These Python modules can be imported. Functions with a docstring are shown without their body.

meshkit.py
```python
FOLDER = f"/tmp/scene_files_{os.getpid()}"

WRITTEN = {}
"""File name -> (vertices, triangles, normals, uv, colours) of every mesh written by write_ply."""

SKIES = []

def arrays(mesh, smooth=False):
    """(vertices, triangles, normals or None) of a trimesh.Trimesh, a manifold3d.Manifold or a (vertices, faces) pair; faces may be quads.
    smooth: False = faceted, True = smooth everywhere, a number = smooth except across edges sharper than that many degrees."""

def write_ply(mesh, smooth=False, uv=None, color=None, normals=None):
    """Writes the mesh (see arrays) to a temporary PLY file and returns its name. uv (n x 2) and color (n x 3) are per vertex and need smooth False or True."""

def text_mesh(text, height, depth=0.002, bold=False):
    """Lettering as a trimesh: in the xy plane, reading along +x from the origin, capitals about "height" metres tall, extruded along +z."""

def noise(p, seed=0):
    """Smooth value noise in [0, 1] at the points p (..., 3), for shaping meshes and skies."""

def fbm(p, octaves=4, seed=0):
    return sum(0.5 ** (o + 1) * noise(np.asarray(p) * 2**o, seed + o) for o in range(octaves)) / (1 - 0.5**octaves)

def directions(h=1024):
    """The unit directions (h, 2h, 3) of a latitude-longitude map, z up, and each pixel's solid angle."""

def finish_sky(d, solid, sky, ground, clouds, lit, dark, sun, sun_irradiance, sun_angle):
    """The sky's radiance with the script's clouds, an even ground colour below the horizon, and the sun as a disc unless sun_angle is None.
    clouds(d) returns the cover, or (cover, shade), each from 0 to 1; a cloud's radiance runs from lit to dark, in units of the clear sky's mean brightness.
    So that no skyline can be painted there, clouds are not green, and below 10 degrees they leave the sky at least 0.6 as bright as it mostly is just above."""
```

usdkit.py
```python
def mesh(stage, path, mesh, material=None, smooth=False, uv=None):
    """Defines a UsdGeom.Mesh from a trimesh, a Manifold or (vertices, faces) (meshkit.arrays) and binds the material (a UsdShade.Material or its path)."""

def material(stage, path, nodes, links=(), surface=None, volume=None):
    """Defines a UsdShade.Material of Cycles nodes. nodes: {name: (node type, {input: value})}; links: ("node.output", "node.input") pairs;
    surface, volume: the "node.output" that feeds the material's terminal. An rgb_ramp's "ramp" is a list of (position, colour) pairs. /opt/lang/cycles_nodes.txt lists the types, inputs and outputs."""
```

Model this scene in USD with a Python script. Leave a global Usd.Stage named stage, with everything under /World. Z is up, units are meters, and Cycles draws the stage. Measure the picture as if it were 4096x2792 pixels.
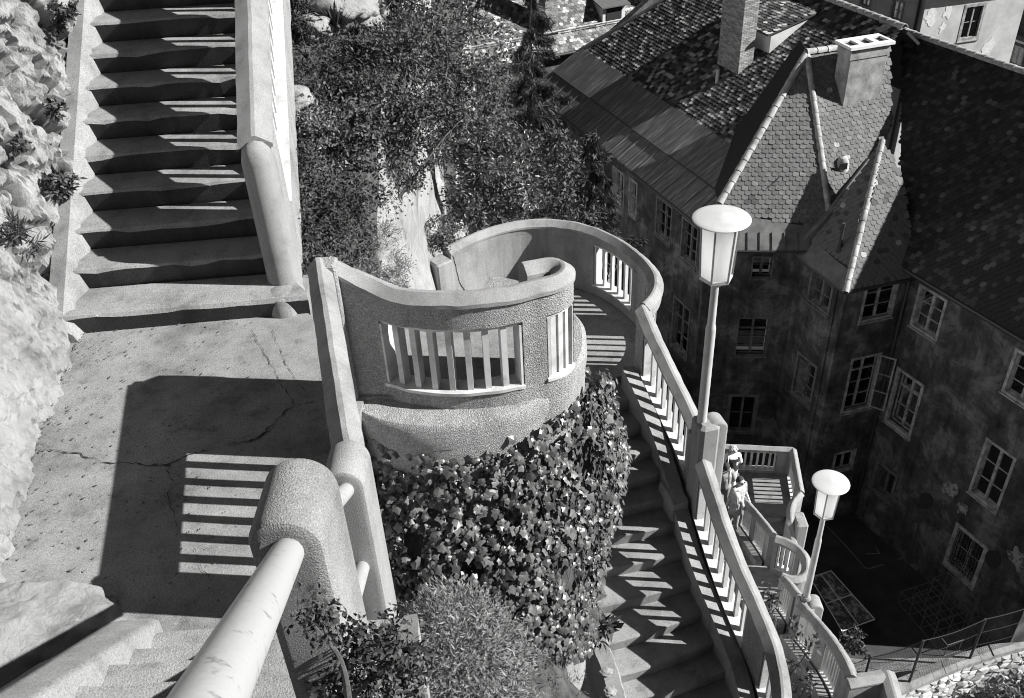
import math, random
import numpy as np, trimesh, usdkit, meshkit
from pxr import Usd, UsdGeom, UsdLux, UsdShade, Sdf, Gf
from shapely.geometry import Polygon, Point, LineString, box as sbox
from shapely.ops import unary_union
from scipy.spatial import Voronoi

random.seed(7)
rng = np.random.default_rng(7)
stage = Usd.Stage.CreateInMemory()
UsdGeom.SetStageUpAxis(stage, UsdGeom.Tokens.z)
UsdGeom.SetStageMetersPerUnit(stage, 1.0)
UsdGeom.Xform.Define(stage, '/World')

# ------------------------------------------------------------------ camera, sky, sun, exposure
F, TH, RO, CX, CY, EYE = 3700.0, math.radians(35.68), math.radians(-3.15), 2048.0, 1396.0, 4.2
_f = np.array([0, math.cos(TH), -math.sin(TH)]); _r = np.array([1.0, 0, 0]); _u = np.array([0, math.sin(TH), math.cos(TH)])
_c, _s = math.cos(RO), math.sin(RO)
RX, UX, FX = _c * _r + _s * _u, -_s * _r + _c * _u, _f
C0 = np.array([0, 0, EYE])
cam = UsdGeom.Camera.Define(stage, '/World/camera')
M4 = Gf.Matrix4d(*[float(v) for row in (list(RX) + [0], list(UX) + [0], list(-FX) + [0], list(C0) + [1]) for v in row])
cam.AddTransformOp().Set(M4)
cam.CreateHorizontalApertureAttr(36.0)
cam.CreateVerticalApertureAttr(36.0 * 2792 / 4096)
cam.CreateFocalLengthAttr(36.0 * F / 4096)
cam.CreateClippingRangeAttr(Gf.Vec2f(0.05, 2000))
cam.CreateExposureAttr(EXPOSURE := 1.2)

SUN_AZ, SUN_EL = math.radians(98.0), math.radians(34.4)
SUN = np.array([math.sin(SUN_AZ) * math.cos(SUN_EL), math.cos(SUN_AZ) * math.cos(SUN_EL), math.sin(SUN_EL)])
dome = UsdLux.DomeLight.Define(stage, '/World/sky')
sky_mat = usdkit.material(stage, '/World/Looks/sky', {
    's': ('sky_texture', {'sky_type': 'single_scattering', 'sun_disc': False, 'sun_elevation': SUN_EL, 'sun_rotation': SUN_AZ, 'air_density': 0.2, 'aerosol_density': 0.25}),
    'c': ('separate_color', {}), 'h': ('combine_color', {}),
    'b': ('background_shader', {'strength': 0.05})}, [('s.color', 'c.color'), ('c.r', 'h.r'), ('c.r', 'h.g'), ('c.r', 'h.b'), ('h.color', 'b.color')], surface='b.background')
UsdShade.MaterialBindingAPI.Apply(dome.GetPrim()).Bind(sky_mat)
sun = UsdLux.DistantLight.Define(stage, '/World/sun')
sun.CreateIntensityAttr(1.25); sun.CreateNormalizeAttr(True); sun.CreateAngleAttr(0.5)
sun.CreateColorAttr(Gf.Vec3f(1.0, 0.995, 0.985))
_z = SUN; _x = np.cross([0, 0, 1.0], _z); _x /= np.linalg.norm(_x); _y = np.cross(_z, _x)
sun.AddTransformOp().Set(Gf.Matrix4d(*[float(v) for row in (list(_x) + [0], list(_y) + [0], list(_z) + [0], [0, 0, 50, 1]) for v in row]))

# ------------------------------------------------------------------ survey helpers (points of the place read off the photograph)
def ray(px, py): return FX + RX * (px - CX) / F - UX * (py - CY) / F
def Z(px, py, z):
    d = ray(px, py); return C0 + d * (z - EYE) / d[2]
def D(px, py, h):
    d = ray(px, py); return C0 + d * h / math.hypot(d[0], d[1])
def onp(px, py, n, o):
    d = ray(px, py); return C0 + d * (o - C0 @ n) / (d @ n)
def pr(p):
    v = np.asarray(p, float) - C0; w = v @ FX
    return np.array([CX + F * (v @ RX) / w, CY - F * (v @ UX) / w])
def azv(a): return np.array([math.sin(math.radians(a)), math.cos(math.radians(a)), 0.0])
UP = np.array([0, 0, 1.0])
def unit(v): v = np.asarray(v, float); return v / np.linalg.norm(v)

# ------------------------------------------------------------------ object helpers
_used = {}
def numbered(path):
    n = _used.get(path, 0); _used[path] = n + 1
    return path if n == 0 else f'{path}_{n:03d}'
def setd(p, label=None, cat=None, group=None, kind=None):
    for k, v in (('label', label), ('category', cat), ('group', group), ('kind', kind)):
        if v: p.SetCustomDataByKey(k, v)
    return p
LOC = {}
def thing(name, label, cat, loc=(0, 0, 0), group=None, kind=None):
    path = numbered('/World/' + name)
    x = UsdGeom.Xform.Define(stage, path); x.AddTranslateOp().Set(Gf.Vec3d(*map(float, loc)))
    LOC[path] = np.array(loc, float)
    return setd(x.GetPrim(), label, cat, group, kind)
def root_loc(path):
    return LOC.get('/'.join(path.split('/')[:3]), np.zeros(3))
def part(parent, name, mesh, mat, label=None, smooth=False, kind=None, uv=None):
    pp = str(parent.GetPath()); path = numbered(pp + '/' + name)
    v, f = mesh if isinstance(mesh, tuple) else mesh.arrays() if isinstance(mesh, MB) else (np.array(mesh.vertices), np.array(mesh.faces))
    m = usdkit.mesh(stage, path, (np.asarray(v, float) - root_loc(pp), f), mat, smooth=smooth)
    return setd(m.GetPrim(), label, None, None, kind)
def single(name, mesh, mat, label, cat, group=None, kind=None, smooth=False):
    path = numbered('/World/' + name)
    v, f = mesh if isinstance(mesh, tuple) else mesh.arrays() if isinstance(mesh, MB) else (np.array(mesh.vertices), np.array(mesh.faces))
    m = usdkit.mesh(stage, path, (np.asarray(v, float), f), mat, smooth=smooth)
    return setd(m.GetPrim(), label, cat, group, kind)
def struct(name, mesh, mat, smooth=False, label=None):
    return single(name, mesh, mat, label, None, None, 'structure', smooth)

class MB:
    def __init__(s): s.v, s.f, s.n = [], [], 0
    def add(s, v, f):
        v = np.asarray(v, float); f = np.asarray(f, int)
        if f.ndim == 2 and f.shape[1] == 4: f = np.vstack([f[:, [0, 1, 2]], f[:, [0, 2, 3]]])
        s.v.append(v); s.f.append(f + s.n); s.n += len(v); return s
    def join(s, m):
        v, f = m if isinstance(m, tuple) else m.arrays() if isinstance(m, MB) else (m.vertices, m.faces)
        return s.add(v, f)
    def arrays(s): return np.vstack(s.v), np.vstack(s.f)
BOXF = np.array([[0, 3, 2, 1], [4, 5, 6, 7], [0, 1, 5, 4], [1, 2, 6, 5], [2, 3, 7, 6], [3, 0, 4, 7]])
def obox(c, sx, sy, sz, ax=(1, 0, 0), ay=(0, 1, 0), az=(0, 0, 1), top=1.0):
    """box about c with half-axes from full sizes; top scales the +az end"""
    c = np.asarray(c, float); ax, ay, az = np.asarray(ax, float) * sx / 2, np.asarray(ay, float) * sy / 2, np.asarray(az, float) * sz / 2
    q = [(-1, -1), (1, -1), (1, 1), (-1, 1)]
    v = [c + a * ax + b * ay - az for a, b in q] + [c + (a * ax + b * ay) * top + az for a, b in q]
    return np.array(v), BOXF
def bar(p, q, w, d, side=None):
    """rectangular bar from p to q, w along side, d across"""
    p, q = np.asarray(p, float), np.asarray(q, float); t = unit(q - p)
    s = np.asarray(side, float) if side is not None else (np.array([1.0, 0, 0]) if abs(t[2]) > 0.9 else unit(np.cross(t, UP)))
    s = unit(s - t * (s @ t)); u = np.cross(t, s)
    return obox((p + q) / 2, w, d, np.linalg.norm(q - p), s, u, t)
def cbox(c, sx, sy, sz, ax=(1, 0, 0), ay=(0, 1, 0), az=(0, 0, 1), ch=0.01):
    """box with chamfered vertical edges and top"""
    ax, ay, az = map(lambda a: np.asarray(a, float), (ax, ay, az)); hx, hy = sx / 2, sy / 2
    o = [(-hx + ch, -hy), (hx - ch, -hy), (hx, -hy + ch), (hx, hy - ch), (hx - ch, hy), (-hx + ch, hy), (-hx, hy - ch), (-hx, -hy + ch)]
    rings = [(1.0, -sz / 2), (1.0, sz / 2 - ch), (1 - 2 * ch / min(sx, sy), sz / 2)]
    v = [np.asarray(c, float) + ax * a * k + ay * b * k + az * h for k, h in rings for a, b in o]
    f = []
    for r in range(2):
        for i in range(8): f.append([r * 8 + i, r * 8 + (i + 1) % 8, (r + 1) * 8 + (i + 1) % 8, (r + 1) * 8 + i])
    f = np.array(f); f = np.vstack([f[:, [0, 1, 2]], f[:, [0, 2, 3]]])
    caps = [[0, i + 1, i] for i in range(1, 7)] + [[16, 16 + i, 16 + i + 1] for i in range(1, 7)]
    return np.array(v), np.vstack([f, caps])
def tube(pts, rad, n=8, caps=True):
    p = np.asarray(pts, float); t = np.gradient(p, axis=0); t /= np.linalg.norm(t, axis=1, keepdims=True) + 1e-12
    ref = np.where(np.abs(t[:, 2:]) < 0.9, [[0, 0, 1.0]], [[1.0, 0, 0]])
    a = np.cross(t, ref); a /= np.linalg.norm(a, axis=1, keepdims=True) + 1e-12
    b = np.cross(t, a); ang = np.arange(n) * 2 * np.pi / n; r = np.broadcast_to(rad, (len(p),))[:, None, None]
    v = p[:, None] + r * (np.cos(ang)[None, :, None] * a[:, None] + np.sin(ang)[None, :, None] * b[:, None])
    f = []
    for i in range(len(p) - 1):
        for j in range(n): f.append([i * n + j, i * n + (j + 1) % n, (i + 1) * n + (j + 1) % n, (i + 1) * n + j])
    f = np.array(f); f = np.vstack([f[:, [0, 1, 2]], f[:, [0, 2, 3]]])
    if caps:
        e = (len(p) - 1) * n
        f = np.vstack([f, [[0, i + 1, i] for i in range(1, n - 1)], [[e, e + i, e + i + 1] for i in range(1, n - 1)]])
    return v.reshape(-1, 3), f
def lathe(prof, c, n=24, axis=None):
    prof = np.asarray(prof, float); ang = np.arange(n) * 2 * np.pi / n; c = np.asarray(c, float)
    v = np.stack([prof[:, None, 0] * np.cos(ang), prof[:, None, 0] * np.sin(ang), np.broadcast_to(prof[:, None, 1], (len(prof), n))], -1).reshape(-1, 3) + c
    f = [[i * n + j, i * n + (j + 1) % n, (i + 1) * n + (j + 1) % n, (i + 1) * n + j] for i in range(len(prof) - 1) for j in range(n)]
    f = np.array(f); return v, np.vstack([f[:, [0, 1, 2]], f[:, [0, 2, 3]]])
def extrude(poly, o, ax, ay, az, depth):
    """shapely polygon in the (ax, ay) plane at o, extruded along az"""
    mb = MB(); o, ax, ay, az = (np.asarray(a, float) for a in (o, ax, ay, az))
    for g in getattr(poly, 'geoms', [poly]):
        if g.is_empty or g.area < 1e-6: continue
        m = trimesh.creation.extrude_polygon(g, depth, engine='earcut')
        v = m.vertices; mb.add(o + v[:, :1] * ax + v[:, 1:2] * ay + v[:, 2:] * az, m.faces)
    return mb.arrays()
def offs(path, a):
    """horizontal offset of a polyline to its right"""
    p = np.asarray(path, float); t = np.gradient(p[:, :2], axis=0); t /= np.linalg.norm(t, axis=1, keepdims=True) + 1e-12
    q = p.copy(); q[:, 0] += t[:, 1] * a; q[:, 1] -= t[:, 0] * a; return q
def sweep(prof, path, caps=True, jitter=0.0, seed=0):
    """closed convex-ish profile [(right, up)] along a polyline, profile upright"""
    p = np.asarray(path, float); prof = np.asarray(prof, float); m = len(prof)
    t = np.gradient(p[:, :2], axis=0); t /= np.linalg.norm(t, axis=1, keepdims=True) + 1e-12
    n = np.stack([t[:, 1], -t[:, 0], np.zeros(len(p))], 1)
    v = p[:, None] + prof[None, :, :1] * n[:, None] + prof[None, :, 1:] * UP
    if jitter: v = v + (meshkit.noise(v * 6.0, seed)[..., None] - 0.5) * jitter + (meshkit.noise(v * 23.0, seed + 3)[..., None] - 0.5) * jitter * 0.7
    f = [[i * m + j, i * m + (j + 1) % m, (i + 1) * m + (j + 1) % m, (i + 1) * m + j] for i in range(len(p) - 1) for j in range(m)]
    f = np.array(f); f = np.vstack([f[:, [0, 1, 2]], f[:, [0, 2, 3]]])
    if caps:
        e = (len(p) - 1) * m
        f = np.vstack([f, [[0, i + 1, i] for i in range(1, m - 1)], [[e, e + i, e + i + 1] for i in range(1, m - 1)]])
    return v.reshape(-1, 3), f
def resample(path, step):
    p = np.asarray(path, float); d = np.r_[0, np.cumsum(np.linalg.norm(np.diff(p[:, :2], axis=0), axis=1))]
    n = max(2, int(round(d[-1] / step)) + 1); s = np.linspace(0, d[-1], n)
    return np.stack([np.interp(s, d, p[:, k]) for k in range(3)], 1)
def length(path): return np.linalg.norm(np.diff(np.asarray(path)[:, :2], axis=0), axis=1).sum()
def cut(path, s0, s1, step=0.08):
    p = np.asarray(path, float); d = np.r_[0, np.cumsum(np.linalg.norm(np.diff(p[:, :2], axis=0), axis=1))]
    n = max(2, int(math.ceil((s1 - s0) / step)) + 1); s = np.linspace(s0, s1, n)
    return np.stack([np.interp(s, d, p[:, k]) for k in range(3)], 1)
def smooth_path(pts, n=60):
    from scipy.interpolate import CubicSpline
    p = np.asarray(pts, float); d = np.r_[0, np.cumsum(np.linalg.norm(np.diff(p, axis=0), axis=1))]
    return CubicSpline(d, p)(np.linspace(0, d[-1], n))

# ------------------------------------------------------------------ materials
def g(v): return (v, v, v)
def mat(name, nodes, links, surface='p.BSDF'): return usdkit.material(stage, '/World/Looks/' + name, nodes, links, surface=surface)
def flat(name, v, rough=0.7, **kw):
    return mat(name, {'p': ('principled_bsdf', {'base_color': g(v), 'roughness': rough, **kw})}, [])
def noisy(name, lo, hi, scale=3, rough=0.85, bump=0.3, bscale=40, bdist=0.01, detail=6, spread=(0.3, 0.7), coord='g.position', spec=0.3):
    return mat(name, {'g': ('geometry', {}), 'n': ('noise_texture', {'scale': scale, 'detail': detail, 'roughness': 0.65}),
        'r': ('rgb_ramp', {'ramp': [(spread[0], g(lo)), (spread[1], g(hi))]}), 'b': ('noise_texture', {'scale': bscale, 'detail': 4}),
        'u': ('bump', {'strength': bump, 'distance': bdist}), 'p': ('principled_bsdf', {'roughness': rough, 'specular_ior_level': spec})},
        [(coord, 'n.vector'), (coord, 'b.vector'), ('n.fac', 'r.fac'), ('r.color', 'p.base_color'), ('b.fac', 'u.height'), ('u.normal', 'p.normal')])
def concrete(name, base, peb=0.0, pscale=55, stain=0.5, bump=0.5, light=1.6, grain=90):
    """weathered concrete: stains, fine grain and, with peb, exposed pebbles of mixed tone"""
    return mat(name, {'g': ('geometry', {}),
        'n1': ('noise_texture', {'scale': 1.7, 'detail': 7, 'roughness': 0.7}), 'r1': ('rgb_ramp', {'ramp': [(0.25, g(base * (1 - stain))), (0.5, g(base)), (0.75, g(base * (1 + stain * 0.4)))]}),
        'n2': ('noise_texture', {'scale': grain, 'detail': 3, 'roughness': 0.8}), 'r2': ('rgb_ramp', {'ramp': [(0.3, g(0.55)), (0.5, g(1.0)), (0.72, g(1.35))]}),
        'm1': ('mix', {'mix_type': 'multiply', 'fac': 1.0}),
        'mp': ('mapping', {'scale': (5.0, 5.0, 0.4)}), 'n3': ('noise_texture', {'scale': 1.2, 'detail': 4, 'roughness': 0.6}), 'r3': ('rgb_ramp', {'ramp': [(0.30, g(1.0 - stain)), (0.42, g(0.85)), (0.62, g(1.05))]}), 'm3': ('mix', {'mix_type': 'multiply', 'fac': 0.7}),
        'v': ('voronoi_texture', {'scale': pscale, 'randomness': 1.0}), 'vr': ('rgb_ramp', {'ramp': [(0.0, g(base * 0.35)), (0.45, g(base * 0.85)), (0.75, g(base * 1.15)), (0.9, g(base * light)), (1.0, g(min(0.8, base * light * 1.3)))]}),
        'vs': ('separate_color', {}), 'vd': ('rgb_ramp', {'ramp': [(0.0, g(1)), (0.32, g(0.9)), (0.55, g(0.0))]}),
        'pm': ('math', {'math_type': 'multiply', 'value2': peb}), 'm2': ('mix', {'mix_type': 'mix'}),
        'hm': ('math', {'math_type': 'multiply_add', 'value2': 0.8 * (peb > 0)}),
        'u': ('bump', {'strength': bump, 'distance': 0.012}), 'p': ('principled_bsdf', {'roughness': 0.92, 'specular_ior_level': 0.15})},
        [('g.position', 'n1.vector'), ('g.position', 'n2.vector'), ('g.position', 'v.vector'), ('n1.fac', 'r1.fac'), ('n2.fac', 'r2.fac'),
         ('r1.color', 'm3.color1'), ('g.position', 'mp.vector'), ('mp.vector', 'n3.vector'), ('n3.fac', 'r3.fac'), ('r3.color', 'm3.color2'), ('m3.color', 'm1.color1'), ('r2.color', 'm1.color2'), ('v.color', 'vs.color'), ('vs.r', 'vr.fac'), ('v.distance', 'vd.fac'), ('vd.color', 'pm.value1'),
         ('pm.value', 'm2.fac'), ('m1.color', 'm2.color1'), ('vr.color', 'm2.color2'), ('m2.color', 'p.base_color'),
         ('pm.value', 'hm.value1'), ('n2.fac', 'hm.value3'), ('hm.value', 'u.height'), ('u.normal', 'p.normal')])
# ------------------------------------------------------------------ the materials of the place
M = {}
M['concrete'] = concrete('concrete', 0.25, 0.12, 90, 0.5, 0.5)
M['cap'] = concrete('cap_concrete', 0.26, 0.30, 160, 0.45, 0.5, 1.6, 190)
M['pebble'] = concrete('pebble_concrete', 0.29, 0.62, 85, 0.4, 0.8, 1.9)
M['floor'] = concrete('floor_concrete', 0.21, 0.22, 110, 0.6, 0.35)
M['step'] = concrete('step_concrete', 0.24, 0.30, 100, 0.5, 0.5, 1.6)
M['render'] = concrete('smooth_render', 0.24, 0.06, 60, 0.4, 0.4)
M['bars'] = noisy('painted_bar', 0.28, 0.48, 5, 0.55, 0.2, 60, 0.004, 6, (0.3, 0.5))
M['bars_grey'] = noisy('weathered_bar', 0.30, 0.46, 6, 0.7, 0.2, 60, 0.004, 6, (0.3, 0.6))
M['pipe'] = noisy('painted_pipe', 0.16, 0.34, 22, 0.5, 0.25, 60, 0.003, 10, (0.33, 0.42), spec=0.4)
M['riser'] = concrete('dark_riser', 0.06, 0.2, 90, 0.5, 0.6)  # riser faces coloured much darker than the treads
M['black'] = flat('dark_gap', 0.012, 0.9)
M['crack'] = flat('crack_dirt', 0.018, 0.95)
M['soil'] = noisy('dark_soil', 0.02, 0.09, 6, 0.95, 0.8, 30, 0.03)
M['litter'] = noisy('dry_leaf', 0.03, 0.12, 9)
M['chalk'] = flat('white_chalk', 0.7, 0.9)
M['white'] = noisy('white_enamel', 0.38, 0.46, 4, 0.35, 0.03, 50, 0.002, 5, (0.3, 0.5), spec=0.5)
M['pole'] = noisy('grey_enamel', 0.34, 0.44, 6, 0.4, 0.08, 60, 0.002, 5, spec=0.5)
M['darkmetal'] = flat('dark_metal', 0.06, 0.5, metallic=0.4)

GABLE = lambda w, h=0.1, s=0.03: [(-w / 2, 0), (w / 2, 0), (w / 2, s), (0.015, h), (-0.015, h), (-w / 2, s)]
RECT = lambda a, b, z0, z1: [(a, z0), (b, z0), (b, z1), (a, z1)]

def parapet(t, path, th=0.16, h=1.0, below=0.35, sill=0.24, head=0.76, windows=(), nbars=None, pitch=0.125, bw=0.05, bd=0.07,
            base_mat='concrete', cap_mat='cap', beam_mat=None, bar_mat='bars', capw=None, seed=0, inner_sill=0.0, skirt_path=None):
    """one wall with barred openings; path z is the walking line; windows = [(s0, s1)] along it"""
    path = np.asarray(path, float); L = length(path); w = th
    beam_mat = beam_mat or base_mat; capw = capw or th + 0.05; step = 0.08
    P = cut(path, 0, L, step)
    part(t, 'wall_base', sweep(RECT(-w / 2, w / 2, -below, sill), P, jitter=0.012, seed=seed), M[base_mat])
    part(t, 'beam', sweep(RECT(-w / 2, w / 2, head, h - 0.1), P, jitter=0.012, seed=seed + 1), M[beam_mat])
    part(t, 'cap', sweep([(a, b + h - 0.1) for a, b in GABLE(capw)], P, jitter=0.008, seed=seed + 2), M[cap_mat])
    last = 0.0
    for s0, s1 in list(windows) + [(L, L)]:
        if s0 - last > 0.02:
            part(t, 'pier', sweep(RECT(-w / 2 + .001, w / 2 - .001, sill - .01, head + .01), cut(path, last, s0, step), jitter=0.008, seed=seed + 5), M[base_mat])
        last = s1
    for s0, s1 in windows:
        W = cut(path, s0 - 0.005, s1 + 0.005, step)
        part(t, 'sill_board', sweep(RECT(-w / 2 - 0.006, w / 2 + 0.02, sill + 0.004, sill + 0.024), W), M[bar_mat])
        part(t, 'head_board', sweep(RECT(-w / 2 + 0.02, w / 2 - 0.006, head - 0.024, head - 0.002), W), M[bar_mat])
        n = nbars or max(2, int(round((s1 - s0) / pitch)) - 1)
        q = (s1 - s0) / (n + 1); d = np.r_[0, np.cumsum(np.linalg.norm(np.diff(path[:, :2], axis=0), axis=1))]
        for i in range(n + 2):
            s = s0 + q * i; s = min(max(s, s0 + bw / 2 + 0.004), s1 - bw / 2 - 0.004)
            c = np.array([np.interp(s, d, path[:, k]) for k in range(3)]); c2 = np.array([np.interp(s + 0.02, d, path[:, k]) for k in range(3)])
            tg = unit((c2 - c) * [1, 1, 0]); nn = np.array([tg[1], -tg[0], 0]); sl = (c2 - c)[2] / 0.02
            ext = abs(sl) * bw / 2 + 0.002
            z0, z1 = c[2] + sill + 0.02 - 0.0 - ext, c[2] + head - 0.02 + ext
            jam = i in (0, n + 1)
            part(t, 'jamb_board' if jam else 'bar', obox([c[0], c[1], (z0 + z1) / 2], bw * (0.5 if jam else 1), (w - 0.02) if jam else bd, z1 - z0, tg, nn), M[bar_mat])

def step_mesh(L0, R0, L1, R1, z, rise, seed=0, worn=0.02, n=14, bow=0.0, rake=0.05, split=False):
    mb = MB(); u = np.linspace(0, 1, n + 1)[:, None]
    L0, R0, L1, R1 = (np.asarray(a, float)[:2] for a in (L0, R0, L1, R1))
    fr = L0 + (R0 - L0) * u; bk = L1 + (R1 - L1) * u
    bd = unit(np.r_[(bk - fr).mean(0), 0])[:2]
    fr = fr - bd * (bow * 4 * u * (1 - u))
    nz = meshkit.noise(np.c_[fr * 5, np.full(n + 1, z * 3.1 + seed)], seed); nz2 = meshkit.noise(np.c_[fr * 17, np.full(n + 1, z * 2.3)], seed + 4)
    wr = (worn * (0.2 + nz * nz * 1.2 + 0.5 * nz2 * (nz > 0.5)))[:, None]
    z3 = lambda p, zz: np.c_[p, np.broadcast_to(np.asarray(zz, float).reshape(-1, 1), (n + 1, 1))]
    rows = [z3(fr + bd * rake, z - rise - 0.03), z3(fr, z - 0.012 - wr * 1.3), z3(fr + bd * (0.006 + wr * 0.6), z - 0.003 - wr * 0.35), z3(fr + bd * (0.03 + wr * 1.8), z),
            z3(bk + bd * 0.03, z), z3(bk + bd * 0.03, z - rise - 0.03)]
    v = np.vstack(rows); m = n + 1; f = [[r * m + i, r * m + i + 1, (r + 1) * m + i + 1, (r + 1) * m + i] for r in range(5) for i in range(n)]
    f += [[5 * m + i, 5 * m + i + 1, i + 1, i] for i in range(n)]
    f = np.array(f); f = np.vstack([f[:, [0, 1, 2]], f[:, [0, 2, 3]]])
    for e in (0, n):
        idx = [r * m + e for r in range(6)]; f = np.vstack([f, [[idx[0], idx[k], idx[k + 1]] if e else [idx[0], idx[k + 1], idx[k]] for k in range(1, 5)]])
    if split:
        fr_ = (f < 2 * m).all(1); return (v, f[~fr_]), (v[:2 * m], f[fr_])
    return v, f

# ------------------------------------------------------------------ landing in the foreground (z = 0)
def slab(poly, z, depth, step=0.12, amp=0.006, seed=1):
    """a floor slab, its top slightly uneven"""
    P = Polygon(poly); x0, y0, x1, y1 = P.bounds
    pts = [p for p in np.array(P.exterior.coords)[:-1]]
    ring = np.array([P.exterior.interpolate(t).coords[0] for t in np.arange(0, P.length, step)])
    gx, gy = np.meshgrid(np.arange(x0, x1, step), np.arange(y0, y1, step)); gp = np.c_[gx.ravel(), gy.ravel()]
    inn = P.buffer(-step * 0.45)
    gp = np.array([q for q in gp if inn.contains(Point(q))])
    from scipy.spatial import Delaunay
    al = np.vstack([ring, gp]) if len(gp) else ring
    T = Delaunay(al); tri = np.array([t for t in T.simplices if P.buffer(1e-6).contains(Point(al[t].mean(0)))])
    a, b, c = al[tri[:, 0]], al[tri[:, 1]], al[tri[:, 2]]
    cr = (b[:, 0] - a[:, 0]) * (c[:, 1] - a[:, 1]) - (b[:, 1] - a[:, 1]) * (c[:, 0] - a[:, 0]); tri[cr < 0] = tri[cr < 0][:, ::-1]
    zz = z + (meshkit.fbm(np.c_[al * 1.7, np.full(len(al), z)], 3, seed) - 0.5) * amp * 2
    mb = MB().add(np.c_[al, zz], tri); n = len(ring)
    rv = np.vstack([np.c_[ring, zz[:n]], np.c_[ring, np.full(n, z - depth)]])
    mb.add(rv, [[i, (i + 1) % n, n + (i + 1) % n, n + i] if Polygon(ring).exterior.is_ccw is False else [i, n + i, n + (i + 1) % n, (i + 1) % n] for i in range(n)])
    return mb.arrays()
LANDING = [(-4.2, 2.6), (-0.80, 2.9), (-0.90, 3.9), (-1.13, 5.0), (-1.1, 5.36), (-0.9, 5.34), (-0.45, 5.17), (0.05, 5.25), (0.3, 5.5), (0.3, 6.2), (-1.5, 6.3), (-1.75, 6.6), (-1.75, 7.2), (-4.2, 7.2)]
struct('landing_floor', slab(LANDING, 0.0, 0.4), M['floor'], smooth=30)

def ribbon(pts, w, z, seed=0):
    """an irregular flat strip, as a crack or a stain's edge"""
    p = np.asarray(pts, float); q = resample(np.c_[p, np.zeros(len(p))], 0.03)
    q[:, :2] += (rng.random((len(q), 2)) - 0.5) * 0.022
    t = np.gradient(q[:, :2], axis=0); t /= np.linalg.norm(t, axis=1, keepdims=True) + 1e-9; nn = np.c_[-t[:, 1], t[:, 0]]
    ww = w * 0.45 * (0.2 + 1.3 * rng.random(len(q)) ** 2.2)[:, None]; ww[0] = ww[-1] = 0.001
    v = np.vstack([np.c_[q[:, :2] + nn * ww / 2, np.full(len(q), z)], np.c_[q[:, :2] - nn * ww / 2, np.full(len(q), z)]]); n = len(q)
    return v, np.array([[i, n + i, n + i + 1, i + 1] for i in range(n - 1)])
ck = MB()
for px, w in (([(190, 1802), (300, 1815), (420, 1850), (560, 1860), (650, 1870), (720, 1835), (880, 1790), (1040, 1755), (1150, 1640), (1180, 1625), (1260, 1610)], 0.022),
              ([(660, 1870), (690, 1930), (670, 1990), (700, 2060), (720, 2140)], 0.014), ([(1180, 1625), (1120, 1530), (1090, 1470), (1050, 1400), (1010, 1320)], 0.012),
              ([(1085, 1320), (1130, 1420), (1160, 1490), (1220, 1570)], 0.010), ([(640, 1985), (660, 2060), (690, 2080)], 0.008), ([(760, 2170), (800, 2260), (850, 2320)], 0.008),
              ([(900, 1790), (1000, 1770), (1090, 1720)], 0.03), ([(600, 1862), (690, 1868)], 0.04)):
    ck.join(ribbon([Z(a, b, 0)[:2] for a, b in px], w, 0.009))
single('floor_crack', ck, M['crack'], 'dark branching crack running across the sunlit and shaded landing', 'crack')
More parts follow.
